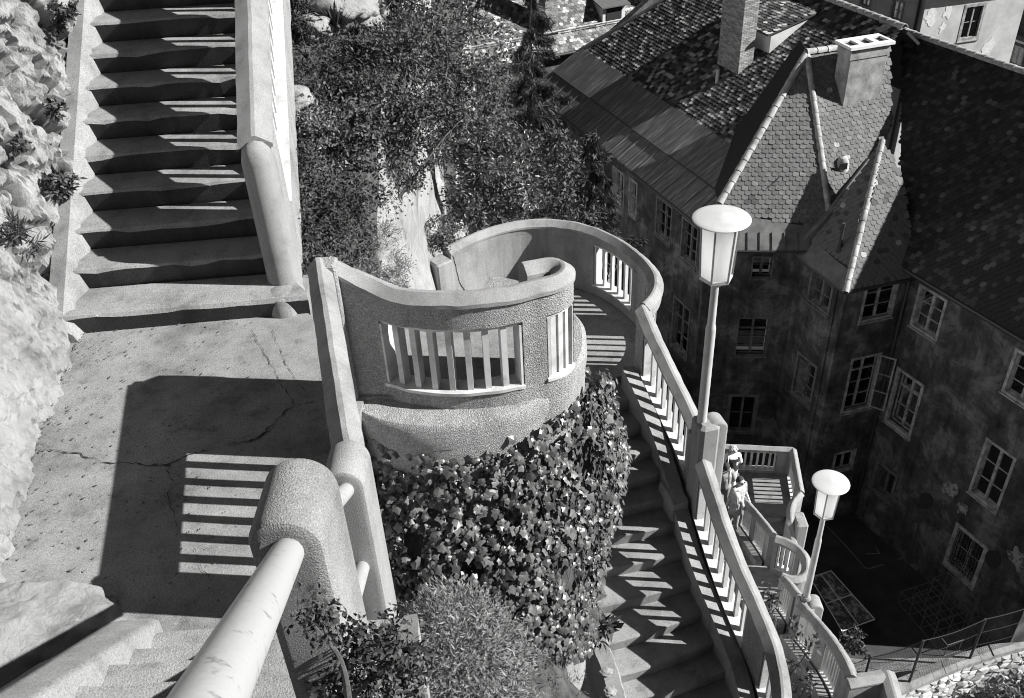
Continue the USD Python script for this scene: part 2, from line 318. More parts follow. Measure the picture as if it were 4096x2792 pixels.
# leaf litter along the foot of the rock
lit = MB()
for i in range(1100):
    t = rng.random(); y = 3.3 + 3.2 * t; x0 = -3.15 - 0.42 * t
    x = x0 + (rng.random() ** (4.5 if i < 850 else 1.0)) * 1.5; a = rng.random() * 6.28; s = 0.005 + 0.013 * rng.random() ** 3
    d1 = np.array([math.cos(a), math.sin(a), 0]); d2 = np.array([-d1[1], d1[0], 0]); c = np.array([x, y, 0.009 + 0.003 * rng.random()])
    tilt = UP * (rng.random() - 0.3) * s * 0.3
    lit.add([c - d1 * s, c + d2 * s * 0.5 + tilt * 0.5, c + d1 * s + tilt, c - d2 * s * 0.5], [[0, 3, 2, 1]])
single('leaf_litter', lit, M['litter'], 'fallen leaves and crumbs scattered along the foot of the rock', 'leaf litter', kind='stuff')

# ------------------------------------------------------------------ flight 1: the steps climbing away at the upper left
def fl1(x, y): return x - 0.10 * (y - 6.4)
t = thing('concrete_stairs', 'flight of worn concrete steps climbing beside the pale rock wall', 'stairs', (-2.8, 6.5, 0))
ny = lambda k: 6.36 + 0.335 * (k - 1) + (0.06 if k > 1 else 0)
for k in range(1, 14):
    y0, y1 = ny(k), ny(k + 1)
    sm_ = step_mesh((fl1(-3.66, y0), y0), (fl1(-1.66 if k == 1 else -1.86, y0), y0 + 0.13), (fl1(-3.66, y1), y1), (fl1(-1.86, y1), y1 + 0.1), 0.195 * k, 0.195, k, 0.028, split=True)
    st_ = part(t, 'step', sm_[0], M['step'],
         'lowest step with a white chalk arrow and a broken edge' if k == 1 else None)
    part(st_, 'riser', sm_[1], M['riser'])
c = Z(385, 1238, 0.18)
arrow = Polygon([(-0.14, 0.0), (-0.04, 0.07), (-0.04, 0.03), (0.10, 0.035), (0.10, -0.03), (-0.03, -0.03), (-0.03, -0.07)])
ar = extrude(arrow, [c[0], c[1], 0.178], unit([0.6, -0.8, 0]), unit([0.8, 0.6, 0]), UP, 0.002)
single('chalk_arrow', ar, M['chalk'], 'white arrow painted on the lowest step of the upper stairs', 'arrow')
# left kerb of flight 1: sloping top, wavy inner edge following the steps
ys = np.linspace(6.28, 12.0, 120); vv = []
for y in ys:
    k = (y - 6.40) / 0.335; zt = 0.195 * max(0.2, k + 0.75) + 0.02; w = 0.022 * math.sin((k + 0.15) * 2 * math.pi) * (k > 0)
    zz = 0.195 * max(0.0, k - 0.3)
    a, b, c_, d_ = fl1(-3.78, y), fl1(-3.64, y), fl1(-3.565, y) + w, fl1(-3.535, y) + w
    vv.append([(a - 0.05, y, zz - 0.6), (d_ + 0.02, y, zz - 0.6), (d_, y, zz - 0.02), (c_, y, zt - 0.03), (b, y, zt + 0.025), (a, y, zt + 0.0)])
vv = np.array(vv); m = 6; f = [[i * m + j, i * m + (j + 1) % m, (i + 1) * m + (j + 1) % m, (i + 1) * m + j] for i in range(len(ys) - 1) for j in range(m)]
f += [[0, 3, 2, 1], [0, 5, 4, 3]]
single('stair_kerb', (vv.reshape(-1, 3), np.array(f)), M['render'], 'pale wavy-edged concrete kerb between the rock and the upper steps', 'kerb', smooth=35)
# right parapet of flight 1
t = thing('stair_parapet', 'thick concrete parapet with barred slots rising beside the upper stairs', 'parapet', (-1.86, 6.8, 0))
path = np.array([(fl1(-1.86, y), y, 0.582 * (y - 6.36) + 0.02) for y in np.linspace(6.8, 11.5, 50)])
wins = [(0.42, 2.62), (2.95, 4.4)]
parapet(t, path, 0.22, 1.19, 0.5, 0.16, 0.88, wins, pitch=0.168, bw=0.062, base_mat='pebble', cap_mat='cap', beam_mat='concrete', capw=0.27, seed=11)
part(t, 'rounded_end', lathe([(0.0, 1.43), (0.06, 1.415), (0.11, 1.36), (0.132, 1.27), (0.138, 0.1), (0.15, 0.06), (0.15, -0.2)], (fl1(-1.86, 6.80), 6.80, 0.0), 28), M['cap'], smooth=40)
part(t, 'foot_block', lathe([(0.0, 0.20), (0.09, 0.195), (0.13, 0.16), (0.145, -0.2)], (fl1(-1.87, 6.6), 6.60, 0.0), 24), M['concrete'], smooth=40)

# ------------------------------------------------------------------ landing wall, its end post, the rail post near the eye and the pipes
t = thing('landing_parapet', 'straight concrete parapet with a barred slot along the right of the landing', 'parapet', (-1.1, 4.6, 0))
C1, C2 = np.array([-1.265, 5.42, 0.0]), np.array([-0.85, 3.5, 0.0])
parapet(t, np.array([C1 + (C2 - C1) * u for u in np.linspace(0, 1, 24)]), 0.13, 1.15, 0.5, 0.20, 0.87, [(0.72, 1.92)], nbars=6, bw=0.045, base_mat='concrete', cap_mat='cap', capw=0.165, seed=21)

def post(t, c, w, d, h, ax, ay, below=0.3):
    """arched slab post: rounded over the width, softened front and back edges"""
    arch = [(-w / 2, -below)] + [(-w / 2 * math.cos(a), h - w / 2 + w / 2 * math.sin(a)) for a in np.linspace(0, math.pi, 17)] + [(w / 2, -below)]
    arch = np.array(arch); e = 0.03
    def inset(k): return np.array([(x * (1 - 2 * k / w), (z if z < 0 else z - k * max(0, (z - (h - w / 2)) / (w / 2)))) for x, z in arch])
    rows = [(-d / 2, inset(e * 1.1)), (-d / 2 + e * 0.4, inset(e * 0.3)), (-d / 2 + e, arch), (d / 2 - e, arch), (d / 2 - e * 0.4, inset(e * 0.3)), (d / 2, inset(e * 1.1))]
    n = len(arch); v = np.vstack([np.array([c + ax * x + ay * yy + UP * z for x, z in a]) for yy, a in rows])
    f = [[i * n + j, i * n + (j + 1) % n, (i + 1) * n + (j + 1) % n, (i + 1) * n + j] for i in range(len(rows) - 1) for j in range(n)]
    f = np.array(f); f = np.vstack([f[:, [0, 1, 2]], f[:, [0, 2, 3]]]); e0 = (len(rows) - 1) * n
    f = np.vstack([f, [[0, i + 1, i] for i in range(1, n - 1)], [[e0, e0 + i, e0 + i + 1] for i in range(1, n - 1)]])
    return v, f
dy = unit([0.14, -0.99, 0]); dx = np.array([-dy[1], dy[0], 0])   # along the rail towards the eye, and to its right
dx = np.array([0.9995, -0.03, 0]); dy = np.array([-0.03, -0.9995, 0])
P1 = np.array([-0.565, 1.66, 0.0]); P2 = np.array([-0.855, 3.42, 0.0])
t2 = thing('rail_post', 'arched concrete post ending the landing parapet, two pipes set into it', 'post', P2)
part(t2, 'post_body', post(t2, P2, 0.21, 0.26, 1.16, dx, dy, 0.4), M['cap'], smooth=35)
t1 = thing('rail_post', 'big arched concrete post nearest the viewer, holding the thick handrail', 'post', P1 + UP * 1.4)
part(t1, 'post_body', post(t1, P1 + UP * 1.51, 0.19, 0.25, 1.12, dx, dy, 0.9), M['cap'], smooth=35)
pipes = thing('pipe_handrail', 'thick painted steel pipe handrail, paint flaking, running to the viewer', 'handrail', P1 + UP * 2)
q0, q1, q2 = np.array([-0.27, 0.28, 3.60]), np.array([-0.585, 1.62, 2.46]), np.array([-0.865, 3.40, 0.95])
part(pipes, 'upper_pipe', tube([q0 + (q1 - q0) * u for u in np.linspace(0, 1, 12)], 0.040, 20), M['pipe'], smooth=50)
part(pipes, 'upper_pipe', tube([q1 + (q2 - q1) * u for u in np.linspace(0.02, 1, 12)], 0.04, 20), M['pipe'], smooth=50)
lo = UP * -0.56
part(pipes, 'lower_pipe', tube([q1 + lo + (q2 - q1) * u for u in np.linspace(0.02, 1, 12)], 0.04, 20), M['pipe'], smooth=50)
part(pipes, 'lower_pipe', tube([q0 + lo + (q1 - q0) * u for u in np.linspace(0, 1, 12)], 0.04, 20), M['pipe'], smooth=50)

# steps under the viewer, climbing from the landing towards the camera, with their kerbs
t = thing('concrete_stairs', 'steep worn concrete steps in the lower left corner leading up to the viewer', 'stairs', (-1.5, 3.3, 0))
for k in range(1, 12):
    y0, y1 = 3.19 - 0.245 * (k - 1), 3.19 - 0.245 * k
    xr = lambda y: -0.80 + 0.17 * (3.4 - y); xl = lambda y: -2.0 + 0.05 * (3.4 - y)
    part(t, 'step', step_mesh((xr(y0), y0), (xl(y0), y0), (xr(y1), y1), (xl(y1), y1), 0.2 * k, 0.2, 40 + k, 0.02), M['step'])
kp = np.array([(-2.11 + 0.05 * (3.4 - y), y, 0.816 * (3.20 - y)) for y in np.linspace(3.24, 0.5, 30)])
single('stair_kerb', sweep([(-0.13, -0.9), (0.125, -0.9), (0.125, 0.24), (0.10, 0.27), (-0.10, 0.27), (-0.13, 0.24)], kp, jitter=0.02), M['render'], 'broad sloping concrete kerb between the lower left steps and the boulder', 'kerb', smooth=30)
kp = np.array([(-0.71 + 0.17 * (3.4 - y), y, 0.816 * (3.20 - y)) for y in np.linspace(3.4, 0.5, 30)])
single('stair_kerb', sweep([(-0.09, -1.2), (0.09, -1.2), (0.09, 0.10), (-0.09, 0.10)], kp, jitter=0.02), M['render'], 'narrow concrete kerb under the two rail posts', 'kerb', smooth=30)

# ------------------------------------------------------------------ the curved balcony parapet and its drum
cc = np.array([-0.29, 6.38]); R1 = 1.14
arc = [(cc[0] + R1 * math.cos(a), cc[1] + R1 * math.sin(a), 0.0) for a in np.radians(np.linspace(-128, -62, 40))]
hook = [(0.365, 5.44, 0.0), (0.385, 5.52, 0.0), (0.35, 5.595, 0.0), (0.28, 5.62, 0.0), (0.19, 5.60, -0.02), (0.10, 5.56, -0.05)]
bal = smooth_path(np.array([(-1.19, 5.455, 0.0), (-1.06, 5.445, 0.0)] + arc[4::4] + hook), 90); bal = resample(bal, 0.03)
t = thing('balcony_parapet', 'curved pebbly concrete parapet with a barred window, curling back at its end', 'parapet', (-0.4, 5.3, 0))
lb = length(bal); dist = np.r_[0, np.cumsum(np.linalg.norm(np.diff(bal[:, :2], axis=0), axis=1))]
dipz = lambda s: 0.93 + 0.20 * max(0.0, 1 - s / 0.5) ** 2.0 - 0.0 * s
def wz(z0, z1f, s0, s1, w=0.14, jit=0.012, seed=0, mname='pebble', nm='wall_base', o=0.0):
    P = cut(bal, s0, s1, 0.03); S = np.linspace(s0, s1, len(P)); n = len(P)
    tt = np.gradient(P[:, :2], axis=0); tt /= np.linalg.norm(tt, axis=1, keepdims=True); nn = np.c_[tt[:, 1], -tt[:, 0], np.zeros(n)]
    return P, S, nn
def ring_wall(s0, s1, z0, z1, w=0.14, seed=0, o=0.0):
    P, S, nn = wz(0, 0, s0, s1); n = len(P)
    z0 = np.array([z0(s) if callable(z0) else z0 for s in S]); z1 = np.array([z1(s) if callable(z1) else z1 for s in S])
    v = []
    for i in range(n):
        p = np.array([P[i, 0], P[i, 1], 0]) + nn[i] * o
        v += [p - nn[i] * w / 2 + UP * z0[i], p + nn[i] * w / 2 + UP * z0[i], p + nn[i] * w / 2 + UP * z1[i], p - nn[i] * w / 2 + UP * z1[i]]
    v = np.array(v); v += (meshkit.noise(v * 9, seed)[:, None] - 0.5) * 0.01
    f = [[i * 4 + j, i * 4 + (j + 1) % 4, (i + 1) * 4 + (j + 1) % 4, (i + 1) * 4 + j] for i in range(n - 1) for j in range(4)]
    f += [[0, 3, 2, 1], [n * 4 - 4, n * 4 - 3, n * 4 - 2, n * 4 - 1]]
    return v, np.array(f)
sx_ = lambda z, x: float(dist[int(np.argmin([abs(pr((q[0], q[1], z))[0] - x) + 1e4 * (i > len(bal) * .80) for i, q in enumerate(bal)]))])
W1, W2 = (sx_(0.4, 1552), sx_(0.4, 2076)), (sx_(0.4, 2182), sx_(0.4, 2284))
SB, HB = 0.10, 0.665
part(t, 'wall_base', ring_wall(0, lb, -0.5, SB, seed=1), M['pebble'])
part(t, 'beam', ring_wall(0, lb, HB, lambda s: dipz(s) - 0.09, seed=2), M['pebble'])
for a, b in ((0, W1[0]), (W1[1], W2[0]), (W2[1], lb)): part(t, 'pier', ring_wall(a, b, SB - .005, HB + .005, 0.138, seed=3), M['pebble'])
P, S, nn = wz(0, 0, 0, lb); v = []
prof = GABLE(0.168, 0.09, 0.03)
for i in range(len(P)):
    for a, b in prof: v.append(np.array([P[i, 0], P[i, 1], dipz(S[i]) - 0.09 + b]) + nn[i] * a)
v = np.array(v); v += (meshkit.noise(v * 9, 5)[:, None] - 0.5) * 0.012; m = 6; n = len(P)
f = [[i * m + j, i * m + (j + 1) % m, (i + 1) * m + (j + 1) % m, (i + 1) * m + j] for i in range(n - 1) for j in range(m)] + [[0, 3, 2, 1], [0, 5, 4, 3], [n * m - 6, n * m - 5, n * m - 4, n * m - 3], [n * m - 6, n * m - 3, n * m - 2, n * m - 1]]
part(t, 'cap', (v, np.array(f)), M['cap'], smooth=30)
for (a, b), nb in ((W1, 7), (W2, 3)):
    part(t, 'sill_board', ring_wall(a - .004, b + .004, SB + 0.003, SB + 0.028, 0.165, o=0.0), M['bars'])
    part(t, 'head_board', ring_wall(a - .004, b + .004, HB - 0.03, HB - 0.003, 0.10, o=0.0), M['bars'])
    for i in range(nb + 2):
        s = a + (b - a) * i / (nb + 1); jam = i in (0, nb + 1); s = min(max(s, a + 0.014), b - 0.014)
        c = np.array([np.interp(s, dist, bal[:, k]) for k in range(2)]); e = np.array([np.interp(s + 0.02, dist, bal[:, k]) for k in range(2)]); tg = unit(np.r_[e - c, 0]); nn_ = np.array([tg[1], -tg[0], 0])
        part(t, 'jamb_board' if jam else 'bar', obox([c[0], c[1], (SB + HB) / 2], 0.02 if jam else 0.042, 0.13 if jam else 0.085, HB - SB - 0.05, tg, nn_), M['bars' if nb == 7 else 'bars_grey'])
# pillar at the corner
part(t, 'corner_pillar', cbox((-1.215, 5.395, 0.32), 0.15, 0.14, 1.62, dx, -dy, ch=0.012), M['pebble'])
# drum under the balcony
dc = np.array([-0.42, 6.06])
prof = [(0.40, -0.02), (1.00, -0.03), (1.035, -0.07), (1.035, -0.20), (1.02, -0.24), (1.015, -1.2), (1.03, -4.2)]
A = np.radians(np.linspace(-165, 75, 90)); v = []
for a in A:
    for r, z in prof:
        rr = r + 0.11 * max(0, math.cos(a + math.radians(130))) ** 2; rr = rr * 0.985; v.append((dc[0] + rr * math.cos(a), dc[1] + rr * math.sin(a), z))
v = np.array(v); v += (meshkit.fbm(v * 5, 3, 8)[:, None] - 0.5) * 0.02; m = len(prof)
f = np.array([[i * m + j, i * m + j + 1, (i + 1) * m + j + 1, (i + 1) * m + j] for i in range(len(A) - 1) for j in range(m - 1)])[:, ::-1]
single('balcony_drum', (v, f), M['pebble'], 'round pebbly concrete drum carrying the curved balcony above the ivy', 'retaining wall', smooth=40)
# flight 1.5, from the balcony down to the round platform, mostly hidden
t = thing('concrete_stairs', 'flight of concrete steps going down behind the curved balcony', 'stairs', (-0.6, 6.4, 0))
for k in range(0, 17):
    y0, y1 = 6.05 + 0.24 * k, 6.05 + 0.24 * (k + 1)
    part(t, 'step', step_mesh((0.42, y1), (-1.15, y1), (0.42, y0), (-1.15, y0), -0.182 * (k + 1) + 0.18, 0.182, 60 + k, 0.015), M['step'])

# ------------------------------------------------------------------ the round platform, its big curved parapet and flight 2
PZ = -3.15
circ = smooth_path(np.array([(-0.84, 11.27, PZ), (-0.52, 11.57, PZ), (-0.1, 11.84, PZ), (0.5, 11.95, PZ), (1.0, 11.80, PZ), (1.33, 11.54, PZ), (1.63, 11.13, PZ), (1.815, 10.7, PZ), (1.905, 10.3, PZ), (1.86, 9.95, PZ), (1.66, 9.60, PZ)]), 100)
t = thing('platform_parapet', 'large horseshoe concrete parapet with a barred window around the lower platform', 'parapet', (0.5, 11, PZ))
parapet(t, circ, 0.17, 1.05, 1.6, 0.15, 0.83, [(2.46, 3.36), (3.80, 4.62)], nbars=5, bw=0.038, bd=0.05, base_mat='render', cap_mat='cap', beam_mat='render', capw=0.2, seed=31)
ckp = [(1790 + 0.0, 975), (1808, 1000), (1815, 1040), (1822, 1065), (1840, 1100), (1870, 1125), (1910, 1145), (1935, 1155)]
# crack in its inner face
cm = MB(); ang = np.linspace(0, 1, len(ckp))
ci = offs(circ, 0.093); dcm = np.r_[0, np.cumsum(np.linalg.norm(np.diff(ci[:, :2], axis=0), axis=1))]
cs = [(0.04, 0.93), (0.08, 0.72), (0.10, 0.55), (0.14, 0.40), (0.22, 0.25), (0.34, 0.15), (0.50, 0.05), (0.6, -0.05)]
fs = np.linspace(0, 1, 60); sx = np.interp(fs, np.linspace(0, 1, len(cs)), [a for a, b in cs]) + (rng.random(60) - .5) * 0.012; sz = np.interp(fs, np.linspace(0, 1, len(cs)), [b for a, b in cs]) + (rng.random(60) - .5) * 0.012
cp = np.array([[np.interp(a, dcm, ci[:, 0]), np.interp(a, dcm, ci[:, 1]), PZ + b] for a, b in zip(sx, sz)])
w = 0.010 + 0.008 * rng.random(60)
cv = np.vstack([cp + np.c_[np.zeros(60), np.zeros(60), w], cp - np.c_[w * .7, np.zeros(60), w * .3]])
part(t, 'crack', (cv, np.array([[i, 60 + i, 61 + i, i + 1] for i in range(59)])), M['crack'])
part(t, 'end_block', cbox((-0.93, 11.12, PZ + 0.2), 0.26, 0.26, 1.5, unit([0.8, 0.6, 0]), unit([-0.6, 0.8, 0]), ch=0.02), M['cap'])
inner = offs(circ, 0.10)
struct('platform_floor', slab([tuple(p[:2]) for p in inner[::5]] + [(1.50, 9.53), (0.20, 9.20), (-1.2, 9.9)], PZ, 0.5, 0.14, 0.004, 4), M['step'], smooth=30)

fl2 = np.array([(1.64, 9.56, -3.10), (1.79, 9.10, -3.38), (1.965, 8.6, -3.65), (2.11, 8.16, -3.90), (2.12, 7.80, -4.10), (2.25, 7.12, -4.46), (2.375, 6.63, -4.72), (2.53, 6.13, -4.98), (2.58, 5.82, -5.14), (2.56, 5.48, -5.32), (2.48, 5.1, -5.52), (2.38, 4.7, -5.73)])
fl2[:, 2] += 0.03
upper = smooth_path(fl2[:4], 30); lower = smooth_path(fl2[4:], 60)
t = thing('stair_parapet', 'sloping concrete parapet with barred windows from the round platform to the lamp post', 'parapet', fl2[0])
parapet(t, upper, 0.16, 0.97, 1.4, 0.18, 0.84, [(0.22, 1.40)], nbars=7, bw=0.04, bd=0.05, base_mat='pebble', cap_mat='cap', beam_mat='pebble', capw=0.2, seed=41)
t = thing('stair_parapet', 'sloping concrete parapet with barred windows below the tall lamp post', 'parapet', fl2[4])
parapet(t, lower, 0.16, 0.97, 1.4, 0.18, 0.84, [(0.10, 1.45), (1.85, 2.85)], nbars=8, bw=0.04, bd=0.05, base_mat='pebble', cap_mat='cap', beam_mat='pebble', capw=0.2, seed=51)
t = thing('lamp_pedestal', 'rounded concrete pedestal in the stair parapet carrying the tall lamp', 'pedestal', (2.13, 7.98, -4))
ped = np.array([2.15, 7.96, 0]); pdx, pdy = unit([0.97, 0.24, 0]), unit([-0.24, 0.97, 0])
part(t, 'pedestal_body', cbox(ped + UP * -3.45, 0.24, 0.30, 1.6, pdx, pdy, ch=0.04), M['cap'])
part(t, 'rounded_head', post(t, ped + pdx * 0.10 + UP * -3.6, 0.27, 0.22, 0.97, pdx, pdy, 1.4), M['cap'], smooth=40)
part(t, 'kerb_block', cbox((1.86, 8.02, -4.10), 0.22, 0.42, 0.62, pdx, pdy, ch=0.02), M['concrete'])
# flight 2 proper
full2 = resample(smooth_path(np.vstack([[(1.62, 9.9, PZ)], fl2[[0, 2, 5, 7, 9, 11]]]), 80), 0.02); dd = np.r_[0, np.cumsum(np.linalg.norm(np.diff(full2[:, :2], axis=0), axis=1))]
rt = offs(full2, 0.10); lt = offs(full2, 1.42 + 0.10)
t = thing('concrete_stairs', 'flight of concrete steps descending towards the viewer between ivy and the barred parapet', 'stairs', (1.3, 9, PZ))
ns = 17; s0 = 0.36; ds = 0.298
def at(p, s): return np.array([np.interp(s, dd, p[:, k]) for k in range(2)])
for k in range(ns):
    a, b = s0 + ds * k, s0 + ds * (k + 1)
    sk = 0.04
    part(t, 'step', step_mesh(at(lt, b + sk), at(rt, b), at(lt, a + sk), at(rt, a), PZ + 0.06 - 0.168 * (k + 1), 0.168, 80 + k, 0.012, bow=0.04, rake=0.02), M['step'])
# stringer kerb on the right of flight 2 with the dark slot beside it, and the low kerb on its left
def sl(path, o, s0, s1, st=0.06): return offs(cut(path, s0, s1, st), o)
L2 = dd[-1]
zoff = np.zeros(3)
single('stair_kerb', sweep([(-0.088, -0.5), (0.088, -0.5), (0.088, 0.17), (-0.088, 0.14)], sl(full2, 0.198, 0.45, L2) , jitter=0.006), M['render'], 'sloping concrete ledge catching the bar shadows beside the descending steps', 'kerb', smooth=30)
single('stair_kerb', sweep([(-0.09, -1.5), (0.09, -1.5), (0.09, 0.10), (-0.07, 0.14), (-0.09, 0.1)], sl(full2, 1.60, 2.2, L2), jitter=0.02), M['render'], 'low pale concrete kerb between the ivy bank and the descending steps', 'kerb', smooth=30)
# ------------------------------------------------------------------ lower flight, its bay and the far platform
def zpath(pts, dz=1.0): return np.array([(p[0], p[1], p[2] - dz) for p in pts])
low_a = smooth_path(zpath([(4.36, 7.45, -6.88), (4.45, 7.88, -7.14), (4.59, 9.09, -7.93), (4.62, 9.96, -8.5)]), 40)
low_b = zpath([(4.74, 10.42, -8.84), (4.80, 10.95, -9.2), (4.85, 11.42, -9.56)])
zb = -9.6
bay = smooth_path(zpath([Z(px, py, zb) for px, py in ((3130, 2294), (3146, 2301), (3181, 2306), (3215, 2296), (3230, 2254), (3220, 2216), (3186, 2180), (3143, 2157), (3104, 2144))]), 60)
far = zpath([(4.96, 12.55, -9.62), (5.21, 14.29, -10.86), (5.49, 16.63, -12.51)]); far = resample(far, 0.1)
kw = dict(th=0.15, h=1.0, sill=0.15, head=0.84, base_mat='concrete', cap_mat='cap', beam_mat='concrete', bar_mat='bars')
t = thing('stair_parapet', 'concrete parapet with white bars on the lower flight, nearest the bottom edge', 'parapet', low_a[0])
parapet(t, low_a, below=3.0, windows=[(0.35, 1.15), (1.55, 2.35)], pitch=0.12, seed=61, **kw)
t = thing('stair_parapet', 'short barred concrete parapet just beyond the smaller lamp', 'parapet', low_b[0])
parapet(t, low_b, below=3.0, windows=[(0.2, 0.85)], pitch=0.12, seed=71, **kw)
t = thing('bay_parapet', 'semicircular concrete bay parapet bulging out beside the lower flight', 'parapet', bay[0])
parapet(t, bay, below=2.2, windows=[(0.42, 1.0), (1.12, 1.55)], pitch=0.12, seed=81, **kw)
t = thing('stair_parapet', 'long barred concrete parapet running down to the people on the far platform', 'parapet', far[0])
parapet(t, far, below=3.0, windows=[(0.4, 1.5), (1.95, 3.1), (3.45, 3.95)], pitch=0.11, seed=91, **kw)
# posts and small pedestal of lamp 2
t = thing('lamp_pedestal', 'small concrete pedestal on the lower parapet carrying the farther lamp', 'pedestal', (4.8, 10.24, -9.7))
part(t, 'pedestal_body', cbox((4.80, 10.22, -10.1), 0.24, 0.36, 2.6, ch=0.03), M['cap'])
part(t, 'rounded_head', post(t, np.array([4.93, 10.2, -9.75]), 0.3, 0.28, 1.0, np.array([1.0, 0, 0]), np.array([0, 1.0, 0]), 1.5), M['cap'], smooth=40)
# the box-shaped end landing at the bottom edge
e0, e1, e2 = Z(3392, 2712, -6.9), Z(3541, 2690, -6.9), Z(3600, 2830, -6.9)
t = thing('landing_wall', 'plain concrete wall of a small box-like landing at the bottom edge', 'parapet', e0)
bx = resample(zpath([e0 + (0, -.02, 0), e1]), 0.1); part(t, 'wall_face', sweep(RECT(-.08, .08, -2.5, 0.9), bx), M['concrete']); part(t, 'cap', sweep([(a, b + 0.9) for a, b in GABLE(0.2, 0.07)], bx, jitter=.012), M['cap'])
bx = resample(zpath([e1 + (0.06, 0.06, 0), e2]), 0.1); part(t, 'wall_face', sweep(RECT(-.08, .08, -2.5, 0.9), bx), M['concrete']); part(t, 'cap', sweep([(a, b + 0.902) for a, b in GABLE(0.2, 0.07)], bx, jitter=.012), M['cap'])
struct('lower_landing_floor', slab([(3.2, 6.2), (e2[0], 6.2), (e2[0], e2[1]), (e1[0], e1[1]), (4.35, 7.45), (3.1, 7.45)], -7.9, 0.4), M['floor'])
# steps of the lower flight
t = thing('concrete_stairs', 'narrow lower flight of concrete steps striped by bar shadows, partly hidden by a sapling', 'stairs', (4, 9, -9))
lowp = np.vstack([low_a, low_b]); Ly = lowp[:, 1]
n = 15; y0s, y1s = 7.55, 11.25
for k in range(n):
    ya, yb = y0s + (y1s - y0s) * k / n, y0s + (y1s - y0s) * (k + 1) / n; xr = np.interp((ya + yb) / 2, Ly, lowp[:, 0]) - 0.08
    part(t, 'step', step_mesh((xr - 1.25, yb), (xr, yb), (xr - 1.25, ya), (xr, ya), -7.9 - (k + 1) * (2.7 / n), 2.7 / n, 120 + k, 0.01), M['step'])
struct('bay_floor', slab([(3.55, 11.2), (4.72, 11.2)] + [tuple(p[:2]) for p in offs(bay, -0.08)[::6]] + [(4.9, 12.6), (3.7, 12.6)], zb - 1.0, 0.4), M['step'])
n = 16; y0s, y1s = 12.55, 16.6
t = thing('concrete_stairs', 'far end of the lower flight, where the people walk down to the platform', 'stairs', (4.6, 14, -12))
for k in range(n):
    ya, yb = y0s + (y1s - y0s) * k / n, y0s + (y1s - y0s) * (k + 1) / n; xr = np.interp((ya + yb) / 2, far[:, 1], far[:, 0]) - 0.08
    part(t, 'step', step_mesh((xr - 1.25, yb), (xr, yb), (xr - 1.25, ya), (xr, ya), -10.6 - (k + 1) * (2.85 / n), 2.85 / n, 150 + k, 0.01), M['step'])
PT = -12.5; PF = -13.4
for path, o in ((low_a, 0.2), (low_b, 0.2), (far, 0.2)):
    single('stair_kerb', sweep([(-0.07, -0.5), (0.07, -0.5), (0.07, 0.17), (-0.07, 0.17)], offs(resample(path, .1), -o), jitter=0.006), M['render'], ('low concrete ledge along the lower flight %s' % ('beside the sapling' if path is low_a else 'under the short parapet beyond the lamp' if path is low_b else 'where the people walk')), 'kerb')
pb = [Z(2800, 1772, PT), Z(3173, 1790, PT), Z(3204, 1962, PT)]
t = thing('platform_parapet', 'concrete parapet with seven white bars at the back of the far platform', 'parapet', pb[0] - UP)
back = resample(zpath(pb[:2], 0.9), 0.1); kw2 = dict(kw); kw2['h'] = 0.9; kw2.pop('sill'); kw2.pop('head')
parapet(t, back, below=2.5, sill=0.10, head=0.74, windows=[(0.2, 0.62), (0.75, 2.03)], pitch=0.155, seed=101, **kw2)
t = thing('platform_parapet', 'concrete side parapet with white bars on the right of the far platform', 'parapet', pb[1] - UP)
side = resample(zpath(pb[1:], 0.9), 0.05)
parapet(t, side, below=2.5, sill=0.10, head=0.74, windows=[(0.28, 1.2)], pitch=0.155, seed=111, **kw2)
scv = smooth_path(zpath([Z(3205, 1966, PT), Z(3182, 1992, PT), Z(3166, 2025, PT - .02), Z(3164, 2065, PT - .1), Z(3174, 2115, PT - .35), Z(3186, 2178, PT - .75), Z(3196, 2250, PT - 1.3)], 0.9), 60)
t = thing('stair_parapet', 'S-curved concrete parapet turning down from the corner of the far platform', 'parapet', scv[0])
parapet(t, scv, below=2.5, sill=0.10, head=0.74, windows=[(1.6, 2.4)], pitch=0.14, seed=121, **kw2)
part(t, 'buttress', cbox(Z(3200, 2085, PT - 0.25) - UP * 0.5, 0.28, 0.5, 1.2, ch=0.04), M['cap'])
fl = [Z(2790, 1880, PF), Z(3146, 1888, PF), Z(3172, 2010, PF), Z(3140, 2072, PF), Z(3060, 2072, PF), Z(2960, 2060, PF), Z(2770, 2080, PF)]
struct('far_platform_floor', slab([tuple(p[:2]) for p in fl], PF, 0.5), M['floor'])
t = thing('concrete_stairs', 'dark flight of steps leaving the far platform under its S-curved parapet', 'stairs', (6, 16, -14))
s0 = Z(3100, 2072, PF)
for k in range(14):
    y = s0[1] - 0.27 * k
    part(t, 'step', step_mesh((5.78 - 0.02 * k, y - 0.27), (6.95 - 0.05 * k, y - 0.27), (5.78 - 0.02 * k, y), (6.95 - 0.05 * k, y), PF - 0.18 * (k + 1), 0.18, 170 + k, 0.01), M['step'])

